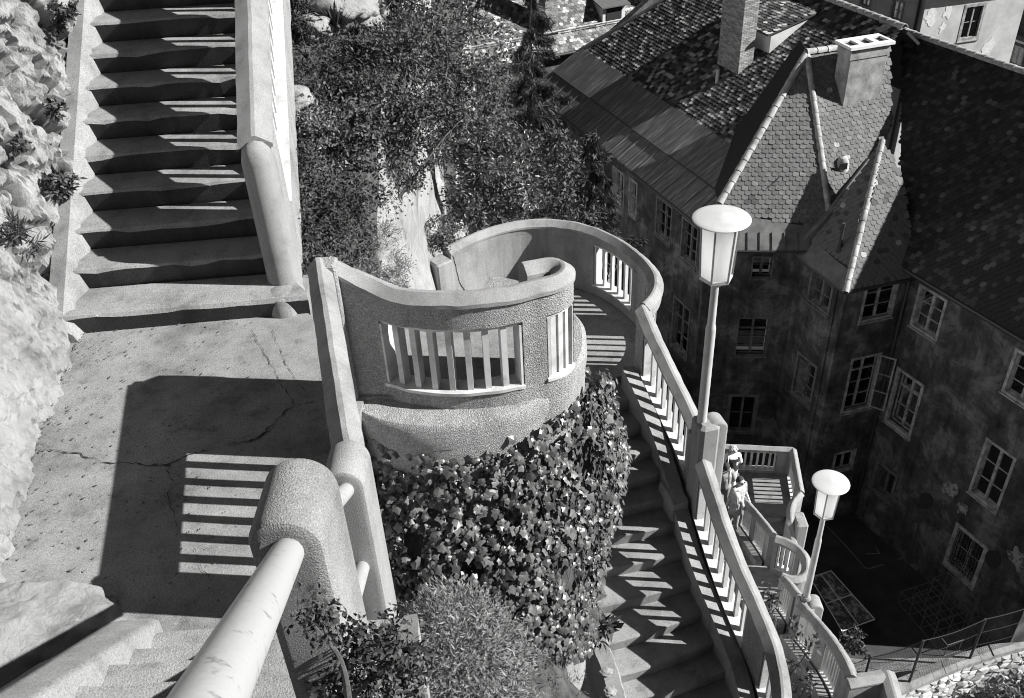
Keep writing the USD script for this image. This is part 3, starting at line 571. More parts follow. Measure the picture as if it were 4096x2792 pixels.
# ------------------------------------------------------------------ lamps
def make_lamp(loc, label, group):
    L = np.asarray(loc, float); t = thing('street_lamp', label, 'street lamp', L, group)
    part(t, 'flange', lathe([(0, 0.035), (0.07, 0.03), (0.085, 0.0), (0.085, -0.03)], L, 20), M['cap'], smooth=40)
    part(t, 'pole', lathe([(0.054, -0.02), (0.054, 1.40), (0.052, 1.43), (0.042, 1.47), (0.040, 1.95)], L, 24), M['pole'], smooth=35)
    part(t, 'lantern_cup', lathe([(0.04, 1.93), (0.055, 1.945), (0.09, 1.98), (0.115, 2.03), (0.10, 2.035), (0, 2.035)], L, 24), M['pole'], smooth=40)
    rot = math.radians(-88); zb_, zt_ = 2.05, 2.68; rb, rt_ = 0.165, 0.196
    ang = [rot + math.radians(30 + 60 * i) for i in range(6)]
    B = [L + np.array([rb * math.cos(a), rb * math.sin(a), zb_]) for a in ang]; T = [L + np.array([rt_ * math.cos(a), rt_ * math.sin(a), zt_]) for a in ang]
    floor = MB(); k = np.array([B[i] + (B[i] - L - UP * zb_) * 0.05 for i in range(6)])
    floor.add(np.vstack([k - UP * 0.02, k + UP * 0.012]), [[i, (i + 1) % 6, 6 + (i + 1) % 6, 6 + i] for i in range(6)]); floor.add(np.vstack([k - UP * .02, k + UP * .012]), [[0, 4 - j, 3 - j] for j in range(0)] or [[0, 2, 1], [0, 3, 2], [0, 4, 3], [0, 5, 4], [6, 7, 8], [6, 8, 9], [6, 9, 10], [6, 10, 11]])
    part(t, 'lantern_floor', floor, M['pole'])
    for i in range(6):
        a, b, c, d = B[i], B[(i + 1) % 6], T[(i + 1) % 6], T[i]; ctr = (a + b + c + d) / 4; nn = unit(np.cross(b - a, d - a)); nn = nn if nn @ (ctr - L - UP * ctr[2]) > 0 else -nn
        q = [p + (ctr - p) * 0.02 - nn * 0.008 for p in (a, b, c, d)]
        part(t, 'glass_pane', (np.array(q), np.array([[0, 1, 2, 3]])), M['opal'])
        part(t, 'frame_bar', bar(a - UP * 0.005, d, 0.016, 0.018), M['lampframe'])
        part(t, 'frame_rail', bar(a, b, 0.014, 0.02), M['lampframe'])
    part(t, 'lamp_cap', lathe([(0.0, 2.752), (0.04, 2.75), (0.14, 2.738), (0.24, 2.722), (0.281, 2.710), (0.286, 2.702), (0.280, 2.694), (0.19, 2.70), (0.0, 2.71)], L, 48), M['white'], smooth=50)
    return t
M['opal'] = mat('opal_glass', {'p': ('principled_bsdf', {'base_color': g(0.78), 'roughness': 0.25, 'specular_ior_level': 0.5}), 't': ('translucent_bsdf', {'color': g(0.95)}), 'x': ('mix_closure', {'fac': 0.8})}, [('p.BSDF', 'x.closure1'), ('t.BSDF', 'x.closure2')], 'x.closure')
M['lampframe'] = flat('lamp_frame', 0.22, 0.45)
la = make_lamp((2.10, 7.96, -2.80), 'tall white lamp with a wide disc cap and hexagonal lantern on the near stair parapet', None)
lb_ = thing('street_lamp', 'smaller, farther white lamp with a disc cap and hexagonal lantern beside the lower flight', 'street lamp', (4.80, 10.24, -8.72))
lb_.GetReferences().AddInternalReference(la.GetPath()); lb_.SetInstanceable(True)
# ------------------------------------------------------------------ people
import manifold3d as m3
def ball(c, r, n=10): return m3.Manifold.sphere(float(r), n).translate([float(x) for x in c])
def bone(a, ra, b, rb, n=10): return m3.Manifold.batch_hull([ball(a, ra, n), ball(b, rb, n)])
def body_mesh(parts, res=0.035, it=6):
    mm = m3.Manifold.batch_boolean(parts, m3.OpType.Add).refine_to_length(res)
    q = mm.to_mesh(); tm = trimesh.Trimesh(q.vert_properties[:, :3], q.tri_verts, process=True)
    trimesh.smoothing.filter_taubin(tm, iterations=it); return tm
skin_m, hair_d, hair_l = flat('skin', 0.42, 0.55), noisy('dark_hair', 0.02, 0.06, 60), noisy('light_hair', 0.28, 0.6, 60)
cl_white, cl_black, cl_grey = noisy('white_cloth', 0.6, 0.75, 20), flat('black_cloth', 0.015, 0.9), noisy('grey_cloth', 0.2, 0.3, 15)
cl_pat = mat('patterned_cloth', {'g': ('geometry', {}), 'v': ('noise_texture', {'scale': 26, 'detail': 2}), 'r': ('rgb_ramp', {'ramp': [(0.35, g(0.22)), (0.5, g(0.34)), (0.65, g(0.5))]}), 'p': ('principled_bsdf', {'roughness': 0.9})}, [('g.position', 'v.vector'), ('v.fac', 'r.fac'), ('r.color', 'p.base_color')])
glass_d = flat('sunglasses', 0.01, 0.1)
def person(label, foot, h, face, hair, hairstyle, top, sleeves, trousers, arm=0.0, step_=0.12, glasses=False, vest=None, long_sleeve=True, bag=False, hunch=0.0):
    k = h / 1.7; fw = np.array([math.cos(face), math.sin(face), 0]); rt = np.array([fw[1], -fw[0], 0]); foot = np.asarray(foot, float)
    J = lambda x, f_, z: foot + (rt * x + fw * f_ + UP * z) * k
    t = thing('person', label, 'person', foot, None)
    hip = [J(-.09, 0, .90), J(.09, 0, .90)]; kn = [J(-.10, step_ * .9, .49), J(.10, -step_ * .3, .48)]; an = [J(-.10, step_ * .7, .08), J(.10, -step_ * .9, .10)]
    to = [J(-.11, step_ * .7 + .15, .04), J(.11, -step_ * .9 + .15, .04)]
    sh = [J(-.17, hunch * .3, 1.40), J(.17, hunch * .3, 1.40)]; el = [J(-.25, -.04 + arm * .1, 1.12), J(.26, -.03 + arm * .16, 1.12)]; wr = [J(-.27, .10 + arm * .12, .90), J(.29, .13 + arm * .22, .92)]
    nk, hd = J(0, .01 + hunch * .5, 1.46), J(0, .03 + hunch, 1.60)
    fr = lambda p, a, b, c=0: p + (rt * a + fw * b + UP * c) * k
    P = [bone(hip[0], .10 * k, hip[1], .10 * k), bone(J(0, 0, .95), .14 * k, J(0, 0.01, 1.18), .13 * k), bone(J(-.06, .01, 1.3), .115 * k, J(.06, .01, 1.3), .115 * k), bone(sh[0], .06 * k, sh[1], .06 * k), bone(J(0, 0, 1.05), .12 * k, J(0, .01, 1.32), .12 * k),
         bone(fr(nk, 0, 0, -.06), .055 * k, hd, .055 * k), bone(fr(hd, 0, -.01, .02), .088 * k, fr(hd, 0, .02, -.04), .07 * k, 16), bone(fr(hd, 0, .02, .0), .08 * k, fr(hd, 0, .045, -.075), .04 * k, 14), bone(fr(hd, 0, .085, .0), .012 * k, fr(hd, 0, .103, -.03), .014 * k), bone(fr(hd, -.02, .083, -.062), .01 * k, fr(hd, .02, .083, -.062), .01 * k)]
    for s in (0, 1):
        q = (-1, 1)[s]
        P += [bone(hip[s], .095 * k, kn[s], .058 * k), bone(kn[s], .058 * k, an[s], .038 * k), bone(an[s], .04 * k, to[s], .032 * k), bone(sh[s], .055 * k, el[s], .042 * k), bone(el[s], .042 * k, wr[s], .03 * k), ball(fr(hd, q * .088, -.01, -.01), .02 * k)]
        dn = unit(wr[s] - el[s]); palm = wr[s] + dn * .07 * k; P.append(bone(wr[s] + dn * .01 * k, .026 * k, palm, .03 * k))
        for j in range(4):
            o = fw * (j - 1.5) * .017 * k; a = palm + o; b = a + (dn * .045 - rt * q * .008) * k; P += [bone(a, .010 * k, b, .009 * k, 8), bone(b, .009 * k, b + (dn * (.02 + .006 * (j in (1, 2))) - rt * q * .02) * k, .008 * k, 8)]
        P.append(bone(wr[s] + dn * .03 * k, .012 * k, wr[s] + (dn * .075 + fw * .045) * k, .009 * k, 8))
    part(t, 'body', body_mesh(P, 0.03), skin_m, smooth=True)
    sl = [bone(sh[s], .072 * k, el[s], .06 * k) for s in (0, 1)] + ([bone(el[s], .06 * k, wr[s], .043 * k) for s in (0, 1)] if long_sleeve else [])
    torso = [bone(J(-.07, 0, .92), .125 * k, J(.07, 0, .92), .125 * k), bone(J(-.06, .01, 1.3), .135 * k, J(.06, .01, 1.3), .135 * k), bone(J(0, 0, .95), .155 * k, J(0, .01, 1.2), .15 * k), bone(J(-.05, .005, 1.1), .13 * k, J(-.06, .01, 1.3), .13 * k), bone(J(.05, .005, 1.1), .13 * k, J(.06, .01, 1.3), .13 * k), bone(sh[0], .075 * k, sh[1], .075 * k)]
    part(t, 'shirt', body_mesh(torso + sl, 0.04, 4), sleeves, smooth=True)
    if vest is not None:
        tv = [bone(J(-.07, 0, .95), .138 * k, J(.07, 0, .95), .138 * k), bone(J(-.06, .01, 1.27), .148 * k, J(.06, .01, 1.27), .148 * k), bone(J(0, 0, .95), .168 * k, J(0, .01, 1.2), .163 * k), bone(J(-.13, .0, 1.25), .085 * k, J(-.13, 0, 1.39), .075 * k), bone(J(.13, .0, 1.25), .085 * k, J(.13, 0, 1.39), .075 * k)]
        part(t, 'vest', body_mesh(tv, 0.04, 4), vest, smooth=True)
    tr = [bone(hip[0], .115 * k, hip[1], .115 * k)] + [bone(hip[s], .108 * k, kn[s], .072 * k) for s in (0, 1)] + [bone(kn[s], .072 * k, an[s], .058 * k) for s in (0, 1)]
    part(t, 'trousers', body_mesh(tr, 0.04, 4), trousers, smooth=True)
    for s in (0, 1): part(t, 'shoe', body_mesh([bone(fr(an[s], 0, -.02, -.03), .048 * k, to[s], .04 * k)], 0.03, 3), cl_black, smooth=True)
    hs = [bone(fr(hd, 0, -.025, .03), .095 * k, fr(hd, 0, -.035, -.02), .09 * k, 16)]
    if hairstyle == 'curly':
        rr = np.random.default_rng(3)
        for i in range(60):
            a, b = rr.random() * 6.28, rr.random() * 1.7; o = np.array([math.sin(b) * math.cos(a), math.sin(b) * math.sin(a), math.cos(b)])
            c = fr(hd, 0, -.02, .015) + o * .105 * k
            if (c - hd) @ fw < .055 * k: hs.append(ball(c, (.022 + .014 * rr.random()) * k, 8))
    if hairstyle == 'long':
        for i in range(9):
            a = math.pi * (0.05 + i / 8 * 0.9); hs.append(bone(fr(hd, .09 * math.cos(a), -.09 * math.sin(a) + .0, .02), .035 * k, fr(hd, .14 * math.cos(a), -.12 * math.sin(a), -.26), .03 * k))
    if hairstyle == 'bald': hs = [bone(fr(hd, -.06, -.04, -.01), .055 * k, fr(hd, .06, -.04, -.01), .055 * k, 12), bone(fr(hd, -.05, -.03, .045), .05 * k, fr(hd, .05, -.03, .045), .05 * k)]
    part(t, 'hair', body_mesh(hs, 0.02, 2), hair, smooth=hairstyle != 'curly')
    eyes = MB()
    for q in (-1, 1): eyes.join(tuple(np.array(a) for a in (lambda m: (m.vertices + fr(hd, q * .032, .078, .005), m.faces))(trimesh.creation.icosphere(1, .011 * k))))
    part(t, 'eyes', eyes, cl_black)
    if glasses:
        gm = MB()
        for q in (-1, 1): gm.join(obox(fr(hd, q * .035, .094, .003), .055 * k, .012 * k, .036 * k, rt, fw)); gm.join(bar(fr(hd, q * .065, .09, .008), fr(hd, q * .09, -.01, .008), .006 * k, .006 * k))
        part(t, 'sunglasses', gm, glass_d)
    if bag: part(t, 'bag_strap', tube([fr(sh[0], .03, .06, .085), fr(sh[0], .03, -.02, .09), fr(sh[0], .02, -.14, -.03), fr(sh[0], -.02, -.17, -.25)], .016 * k, 6), cl_white)
    return t
fc = lambda d: math.radians(d)
person('person with curly light hair, dark vest and white blouse, seen from behind', Z(2912, 1968, PF), 1.58, fc(92), hair_l, 'curly', cl_white, cl_white, cl_white, 0.4, 0.1, vest=cl_black, bag=True)
person('person with short dark hair in a grey jacket, seen from behind on the steps', Z(2884, 2040, PF + 0.1), 1.60, fc(98), hair_d, 'short', cl_grey, cl_grey, cl_grey, 0.0)
person('dark-haired person wearing sunglasses and a pale patterned shirt, looking towards the right', Z(2934, 2108, -12.75), 1.66, fc(-60), hair_d, 'short', cl_pat, cl_pat, cl_grey, 0.2, glasses=True, long_sleeve=False)
person('small person with frizzy light hair and patterned dress beside the one with sunglasses', Z(2926, 2128, -12.45), 1.28, fc(70), hair_l, 'long', cl_pat, cl_pat, cl_grey, 0.1, long_sleeve=False)
# ------------------------------------------------------------------ materials of the houses
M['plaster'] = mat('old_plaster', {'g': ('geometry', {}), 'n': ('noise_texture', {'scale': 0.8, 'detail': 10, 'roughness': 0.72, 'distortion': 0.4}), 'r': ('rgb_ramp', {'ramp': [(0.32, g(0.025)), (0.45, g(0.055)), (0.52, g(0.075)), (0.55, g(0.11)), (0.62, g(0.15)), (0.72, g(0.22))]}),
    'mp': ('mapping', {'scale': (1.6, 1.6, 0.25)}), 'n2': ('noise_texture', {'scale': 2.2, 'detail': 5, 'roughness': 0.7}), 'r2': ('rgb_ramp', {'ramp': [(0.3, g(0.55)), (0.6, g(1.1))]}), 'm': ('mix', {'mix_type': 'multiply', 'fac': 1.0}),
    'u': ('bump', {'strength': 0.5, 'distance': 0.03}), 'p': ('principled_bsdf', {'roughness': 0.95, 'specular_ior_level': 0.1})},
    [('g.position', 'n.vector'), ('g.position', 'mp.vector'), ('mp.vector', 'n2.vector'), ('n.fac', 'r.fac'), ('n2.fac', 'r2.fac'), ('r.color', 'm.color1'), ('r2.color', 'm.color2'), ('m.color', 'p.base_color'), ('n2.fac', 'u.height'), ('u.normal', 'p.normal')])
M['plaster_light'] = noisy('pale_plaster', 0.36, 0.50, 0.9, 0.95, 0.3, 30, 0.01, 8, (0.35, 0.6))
M['patch'] = noisy('bare_plaster_patch', 0.08, 0.30, 6, 0.95, 0.5, 25, 0.02, 8, (0.42, 0.55))
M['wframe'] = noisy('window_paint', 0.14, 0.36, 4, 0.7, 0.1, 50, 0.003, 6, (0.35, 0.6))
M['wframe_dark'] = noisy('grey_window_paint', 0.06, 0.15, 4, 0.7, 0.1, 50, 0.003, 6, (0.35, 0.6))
M['dark'] = flat('dark_interior', 0.02, 0.95)
M['pane'] = mat('window_glass', {'t': ('transparent_bsdf', {'color': g(0.75)}), 'gl': ('glossy_bsdf', {'color': g(0.9), 'roughness': 0.02}), 'f': ('fresnel', {'IOR': 1.5}), 'x': ('mix_closure', {})}, [('f.fac', 'x.fac'), ('t.BSDF', 'x.closure1'), ('gl.BSDF', 'x.closure2')], 'x.closure')
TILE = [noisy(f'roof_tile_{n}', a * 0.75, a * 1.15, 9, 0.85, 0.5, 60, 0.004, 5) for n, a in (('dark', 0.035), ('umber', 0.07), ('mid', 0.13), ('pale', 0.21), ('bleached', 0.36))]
def island(name, ramp, scale=9):
    return mat(name, {'g': ('geometry', {}), 'a': ('attribute', {'attribute': 'st'}), 'sx': ('separate_xyz', {}), 'r': ('rgb_ramp', {'ramp': ramp, 'interpolate': False}), 'n': ('noise_texture', {'scale': scale, 'detail': 5}), 'nr': ('rgb_ramp', {'ramp': [(0.3, g(0.7)), (0.7, g(1.2))]}), 'm': ('mix', {'mix_type': 'multiply', 'fac': 1.0}), 'p': ('principled_bsdf', {'roughness': 0.85, 'specular_ior_level': 0.25})},
               [('a.vector', 'sx.vector'), ('sx.x', 'r.fac'), ('g.position', 'n.vector'), ('n.fac', 'nr.fac'), ('r.color', 'm.color1'), ('nr.color', 'm.color2'), ('m.color', 'p.base_color')])
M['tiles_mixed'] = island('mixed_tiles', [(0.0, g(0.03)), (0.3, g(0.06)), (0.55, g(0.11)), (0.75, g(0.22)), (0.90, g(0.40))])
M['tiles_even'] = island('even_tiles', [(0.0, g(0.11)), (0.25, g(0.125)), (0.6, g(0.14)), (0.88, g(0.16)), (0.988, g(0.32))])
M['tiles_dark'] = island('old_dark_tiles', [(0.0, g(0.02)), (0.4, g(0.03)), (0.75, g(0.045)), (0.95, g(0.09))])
M['tiles_bg'] = island('sunny_tiles', [(0.0, g(0.09)), (0.3, g(0.15)), (0.6, g(0.22)), (0.82, g(0.36)), (0.95, g(0.5))])
M['underroof'] = flat('roof_batten', 0.03, 0.95)
M['ridge'] = noisy('ridge_tile_clay', 0.16, 0.42, 3, 0.85, 0.5, 40, 0.01, 6)
M['brick'] = [noisy(f'chimney_brick_{i}', a * 0.8, a * 1.1, 12, 0.9, 0.4, 50, 0.005) for i, a in enumerate((0.20, 0.27, 0.34))]
M['mortar'] = noisy('chimney_mortar', 0.3, 0.42, 8)
M['brick_mixed'] = island('chimney_bricks_mixed', [(0.0, g(0.19)), (0.35, g(0.26)), (0.7, g(0.33))])
M['patch_pale'] = noisy('pale_lime_patch', 0.45, 0.72, 6, 0.95, 0.4, 25, 0.02)
M['chimney_plaster'] = noisy('chimney_plaster', 0.16, 0.36, 2.2, 0.95, 0.5, 30, 0.02, 9, (0.35, 0.65))
M['capstone'] = noisy('chimney_cap_stone', 0.5, 0.68, 3)
M['metal'] = mat('weathered_sheet_metal', {'a': ('attribute', {'attribute': 'st'}), 'mp': ('mapping', {'scale': (2.6, 0.30, 1)}), 'n': ('noise_texture', {'scale': 2.6, 'detail': 7, 'roughness': 0.72, 'distortion': 0.25}), 'r': ('rgb_ramp', {'ramp': [(0.30, g(0.05)), (0.5, g(0.11)), (0.60, g(0.2)), (0.72, g(0.42))]}), 'p': ('principled_bsdf', {'roughness': 0.55, 'specular_ior_level': 0.4})},
    [('a.vector', 'mp.vector'), ('mp.vector', 'n.vector'), ('n.fac', 'r.fac'), ('r.color', 'p.base_color')])
M['flashing'] = noisy('dull_flashing', 0.07, 0.16, 2.5, 0.5, 0.1, 20, 0.004)
M['gutter'] = flat('dark_gutter', 0.03, 0.5)

class Plane:
    """roof plane: eave origin o, eave direction v, horizontal in-slope direction b, pitch"""
    def __init__(s, o, v, b, pitch):
        s.o, s.v = np.asarray(o, float), unit(v); b = unit(b); c, si = math.cos(math.radians(pitch)), math.sin(math.radians(pitch))
        s.w = b * c + UP * si; s.n = np.cross(s.v, s.w); s.n = s.n if s.n[2] > 0 else -s.n
    def px(s, x, y): q = onp(x, y, s.n, s.o @ s.n) - s.o; return q @ s.v, q @ s.w
    def pt(s, a, b, h=0.0): return s.o + s.v * a + s.w * b + s.n * h
    def uv(s, p): q = np.asarray(p, float) - s.o; return q @ s.v, q @ s.w
def roof_slab(t, name, P, poly, depth=0.14, m='underroof'):
    return part(t, name, extrude(poly, P.o - P.n * depth, P.v, P.w, P.n, depth), M[m])
HERO = 300
def tonepart(parent, name, mb, m, tone):
    v, f = mb.arrays(); pp = str(parent.GetPath()); mm = usdkit.mesh(stage, numbered(pp + '/' + name), (v - root_loc(pp), f), m, uv=np.c_[tone, tone]); return setd(mm.GetPrim(), kind='stuff')
def tile_field(jobs, parent, mat_rest, probs, seed):
    """jobs: [(plane, polygon, width, exposure)]; the 300 tiles nearest the viewer become parts, the rest one part"""
    r = np.random.default_rng(seed); lst = []
    for P, poly, tw, ex in jobs:
        x0, y0, x1, y1 = poly.bounds
        for k in range(int((y1 - y0) / ex) + 1):
            off = (k % 2) * tw / 2
            for i in range(int((x1 - x0) / tw) + 2):
                a, b = x0 + (i - 0.5) * tw + off, y0 + k * ex
                if poly.contains(Point(a, b + ex * 0.55)): lst.append((P, a + r.normal() * tw * 0.02, b + r.normal() * ex * 0.03, tw, ex))
    ctr = np.array([P.pt(a, b) for P, a, b, _, _ in lst]); d = np.linalg.norm(ctr - C0, axis=1)
    vis = np.array([(-20 < q[0] < 4116 and -20 < q[1] < 2800) for q in map(pr, ctr)])
    order = np.argsort(np.where(vis, d, d + 1e4)); hero = set(order[:HERO].tolist())
    shp = np.array([(-.47, 1.75), (-.47, .30), (-.40, .14), (-.2, .02), (0, 0), (.2, .02), (.40, .14), (.47, .30), (.47, 1.75)])
    rest = MB(); n = len(shp); tone = []
    fc_ = [[n - 1, i, i + 1] for i in range(0, n - 2)] + [[i, n + i, n + i + 1] for i in range(0, n - 1)] + [[i, n + i + 1, i + 1] for i in range(0, n - 1)]
    for j, (P, a, b, tw, ex) in enumerate(lst):
        rot = r.normal() * 0.02; lift = 0.028 + abs(r.normal()) * 0.004 + (r.random() < 0.06) * 0.012
        x = a + (shp[:, 0] * tw) - rot * shp[:, 1] * ex; y = b + shp[:, 1] * ex + rot * shp[:, 0] * tw
        hgt = lift * (1 - shp[:, 1] / 1.75) + 0.006
        top = P.o + x[:, None] * P.v + y[:, None] * P.w + hgt[:, None] * P.n; v = np.vstack([top, top - P.n * 0.018])
        if j in hero: part(parent, 'tile', (v, np.array(fc_)), TILE[r.choice(5, p=probs)])
        else: rest.add(v, fc_); tone.append(r.random())
    tonepart(parent, 'tiles', rest, M[mat_rest], np.repeat(tone, 2 * n))
def ridge_tiles(t, p, q, r=0.11, ln=0.36, m='ridge', up=UP):
    p, q = np.asarray(p, float), np.asarray(q, float); L = np.linalg.norm(q - p); d = (q - p) / L; s = unit(np.cross(d, up)); u = np.cross(s, d); n = max(1, int(L / ln))
    for i in range(n):
        a, b = p + d * (i * L / n - 0.03), p + d * ((i + 1) * L / n); mb = MB(); ang = np.linspace(-0.15, math.pi + 0.15, 8)
        ra, rb = r * 1.13, r * 0.95
        ring = lambda c, rr: np.array([c + s * rr * math.cos(x) + u * (rr * math.sin(x)) for x in ang])
        A, B, A2 = ring(a, ra), ring(b, rb), ring(a, ra - 0.02); k = len(ang)
        v = np.vstack([A, B, A2]); f = [[i_, i_ + 1, k + i_ + 1, k + i_] for i_ in range(k - 1)] + [[i_, 2 * k + i_, 2 * k + i_ + 1, i_ + 1] for i_ in range(k - 1)]
        part(t, 'ridge_tile', mb.add(v, f), M[m], smooth=30)
class Wall:
    """vertical facade through o with horizontal direction u; outward normal n"""
    def __init__(s, o, u, out): s.o = np.asarray(o, float) * [1, 1, 0]; s.u = unit(np.asarray(u) * [1, 1, 0]); s.n = np.array([s.u[1], -s.u[0], 0]); s.n = s.n if s.n @ out > 0 else -s.n
    def px(s, x, y): q = onp(x, y, s.n, s.o @ s.n); return (q - s.o) @ s.u, q[2]
    def pt(s, a, z, h=0.0): return s.o + s.u * a + UP * z + s.n * h
    def rect(s, *pts): q = np.array([s.px(*p) for p in pts]); a = np.sort(q[:, 0]); z = np.sort(q[:, 1]); return a[:2].mean(), a[2:].mean(), z[:2].mean(), z[2:].mean()
def build_wall(t, W, a0, a1, z0, z1, holes, m='plaster', th=0.4, name='wall'):
    P = Polygon([(a0, z0), (a1, z0), (a1, z1), (a0, z1)])
    for h in holes: P = P.difference(sbox(h[0], h[2], h[1], h[3]))
    part(t, name, extrude(P, W.o - W.n * th, W.u, UP, W.n, th), M[m])
def window(t, W, r, cols=2, rows=(0.33, 0.66), fm='wframe', surround=0.09, depth=0.12, transom=None, label=None, name='window', shutter=False, grate=False, sill=True):
    a0, a1, z0, z1 = r; mb = MB(); s = surround
    bx = lambda x0, x1, y0, y1, h0, h1: obox(W.pt((x0 + x1) / 2, (y0 + y1) / 2, (h0 + h1) / 2), abs(x1 - x0), abs(y1 - y0), abs(h1 - h0), W.u, UP, W.n)
    for q in ((a0 - s, a0 + .01, z0 - s, z1 + s), (a1 - .01, a1 + s, z0 - s, z1 + s), (a0 + .01, a1 - .01, z1 - .01, z1 + s), (a0 + .01, a1 - .01, z0 - s, z0 + .01)): mb.join(bx(*q, -0.10, 0.022))
    if sill: mb.join(bx(a0 - s - .03, a1 + s + .03, z0 - s - .05, z0 - s - .002, -0.1, 0.07))
    w = part(t, name, mb, M[fm], label)
    fr = MB(); d0, d1 = -depth - 0.03, -depth + 0.03; b = 0.035
    for q in ((a0, a0 + b, z0, z1), (a1 - b, a1, z0, z1), (a0 + b, a1 - b, z0, z0 + b), (a0 + b, a1 - b, z1 - b, z1)): fr.join(bx(*q, d0, d1))
    for c in range(1, cols): x = a0 + (a1 - a0) * c / cols; fr.join(bx(x - 0.045, x + 0.045, z0 + b, z1 - b, d0 - .004, d1 + 0.014))
    if transom: y = z0 + (z1 - z0) * transom; fr.join(bx(a0 + b, a1 - b, y - 0.04, y + 0.04, d0 - .006, d1 + 0.02))
    for y in rows: y = z0 + (z1 - z0) * y; fr.join(bx(a0 + b, a1 - b, y - 0.013, y + 0.013, d0 + .012, d1 - .006))
    part(w, 'frame', fr, M[fm])
    for c in range(cols):
        x0, x1 = a0 + (a1 - a0) * c / cols + .04, a0 + (a1 - a0) * (c + 1) / cols - .04; ys = [z0 + .03] + [z0 + (z1 - z0) * y for y in rows] + [z1 - .03]
        for y0, y1 in zip(ys[:-1], ys[1:]): part(w, 'pane', bx(x0, x1, y0 + .01, y1 - .01, -depth - .004, -depth + .004), M['pane'])
    part(w, 'dark_room', bx(a0 + .002, a1 - .002, z0 + .002, z1 - .002, -0.62, -0.60), M['dark'])
    if shutter:
        sh = MB(); n = 14
        for i in range(n): y = z0 + (z1 - z0) * (0.1 + 0.8 * i / n); sh.join(bx(a0 + (a1 - a0) * .45, a1 - .06, y, y + (z1 - z0) * .035, -0.09, -0.03))
        part(w, 'shutter', sh, M['wframe_dark'])
    if grate:
        gr = MB()
        for i in range(1, 9): x = a0 + (a1 - a0) * i / 9; gr.join(bx(x - .012, x + .012, z0, z1, -0.06, -0.035))
        for y in (0.25, 0.5, 0.75): y = z0 + (z1 - z0) * y; gr.join(bx(a0, a1, y - .01, y + .01, -0.075, -0.06))
        part(w, 'grille', gr, M['darkmetal'])
    return w
def gutter(t, p, q, r=0.07): part(t, 'gutter', tube([np.asarray(p, float), (np.asarray(p) + np.asarray(q)) / 2, np.asarray(q, float)], r, 8), M['gutter'], smooth=40)
CZ = -24.0                                     # level of the courtyard

# ------------------------------------------------------------------ right wing: dark roof and shaded facade
dA = azv(-23.5); nA = np.array([dA[1], -dA[0], 0])
WA = Wall(nA * 23.0, dA, -nA)
K = WA.px(3634, 1115)[0]                       # along the facade, where the bay meets it
aEnd = WA.o @ dA * 0 + WA.px(4096, 1300)[0] - 3.2
t = thing('courtyard_house', 'right wing with a steep roof in deep shade and peeling plaster above the courtyard', 'building', WA.pt(K, CZ))
rA = [WA.rect((3684, 1145), (3781, 1205), (3741, 1357), (3651, 1295)), WA.rect((3596, 1480), (3691, 1547), (3630, 1745), (3550, 1675)), None, WA.rect((3955, 1765), (4059, 1838), (3979, 2039), (3882, 1959)), WA.rect((3834, 2107), (3936, 2192), (3886, 2340), (3791, 2245))]
x, zt = WA.px(4071, 1405); _, zb_ = WA.px(4019, 1562); rA[2] = (x - 1.1, x, zb_, zt)
rd = WA.rect((3512, 1850), (3578, 1900), (3562, 2010), (3490, 1955))
holes = [(a + 0.0, b, c, d) for a, b, c, d in rA + [rd]]
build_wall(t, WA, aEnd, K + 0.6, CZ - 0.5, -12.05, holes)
window(t, WA, rA[0]); window(t, WA, rA[1], rows=(0.36,), transom=0.72, surround=0.11, depth=0.25, label='tall window with a transom and an opened inner sash'); window(t, WA, rA[2]); window(t, WA, rA[3]); window(t, WA, rA[4], rows=(0.5,), grate=True, surround=0.14, depth=0.2, label='ground-floor window behind an iron grille')
window(t, WA, rd, cols=2, rows=(), fm='wframe_dark', name='door', sill=False, depth=0.18)
PA = Plane(WA.pt(aEnd - 0.3, -12.22, 0.35), dA, nA, 45.5)
# the ridge in the picture fixes the height of this roof
rs = PA.px(3850, 206)[1]; vR = PA.px(3600, 110)[0]; vK = PA.uv(WA.pt(K, -12.2))[0]
polyR = Polygon([(0, 0), (vK + 0.2, 0), (vR - 0.2, rs), (0, rs)])
roof = roof_slab(t, 'roof', PA, polyR)
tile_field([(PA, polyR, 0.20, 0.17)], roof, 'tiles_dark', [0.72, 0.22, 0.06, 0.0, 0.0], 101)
ridge_tiles(roof, PA.pt(0, rs, 0.02), PA.pt(vR, rs, 0.02), 0.13, 0.4)
PAb = Plane(PA.pt(0, rs) + nA * 5.0 - UP * 5.8, dA, -nA, 49.2)
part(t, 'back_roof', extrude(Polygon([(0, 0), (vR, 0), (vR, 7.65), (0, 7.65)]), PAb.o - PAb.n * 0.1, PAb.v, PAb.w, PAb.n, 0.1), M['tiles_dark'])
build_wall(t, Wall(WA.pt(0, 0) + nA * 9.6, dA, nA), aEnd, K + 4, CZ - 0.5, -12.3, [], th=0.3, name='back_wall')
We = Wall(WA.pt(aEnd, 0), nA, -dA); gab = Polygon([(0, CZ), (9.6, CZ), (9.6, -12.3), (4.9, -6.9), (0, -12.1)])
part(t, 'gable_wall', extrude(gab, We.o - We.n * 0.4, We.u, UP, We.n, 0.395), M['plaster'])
gutter(t, PA.pt(0, -0.05, -0.05), PA.pt(vK, -0.05, -0.05), 0.08)
dp = WA.px(3610, 1150)[0]
part(t, 'drainpipe', tube([WA.pt(K - 0.12, -12.2, 0.1), WA.pt(K - 0.12, -18, 0.1), WA.pt(K - 0.12, CZ, 0.1)], 0.06, 8), M['gutter'])
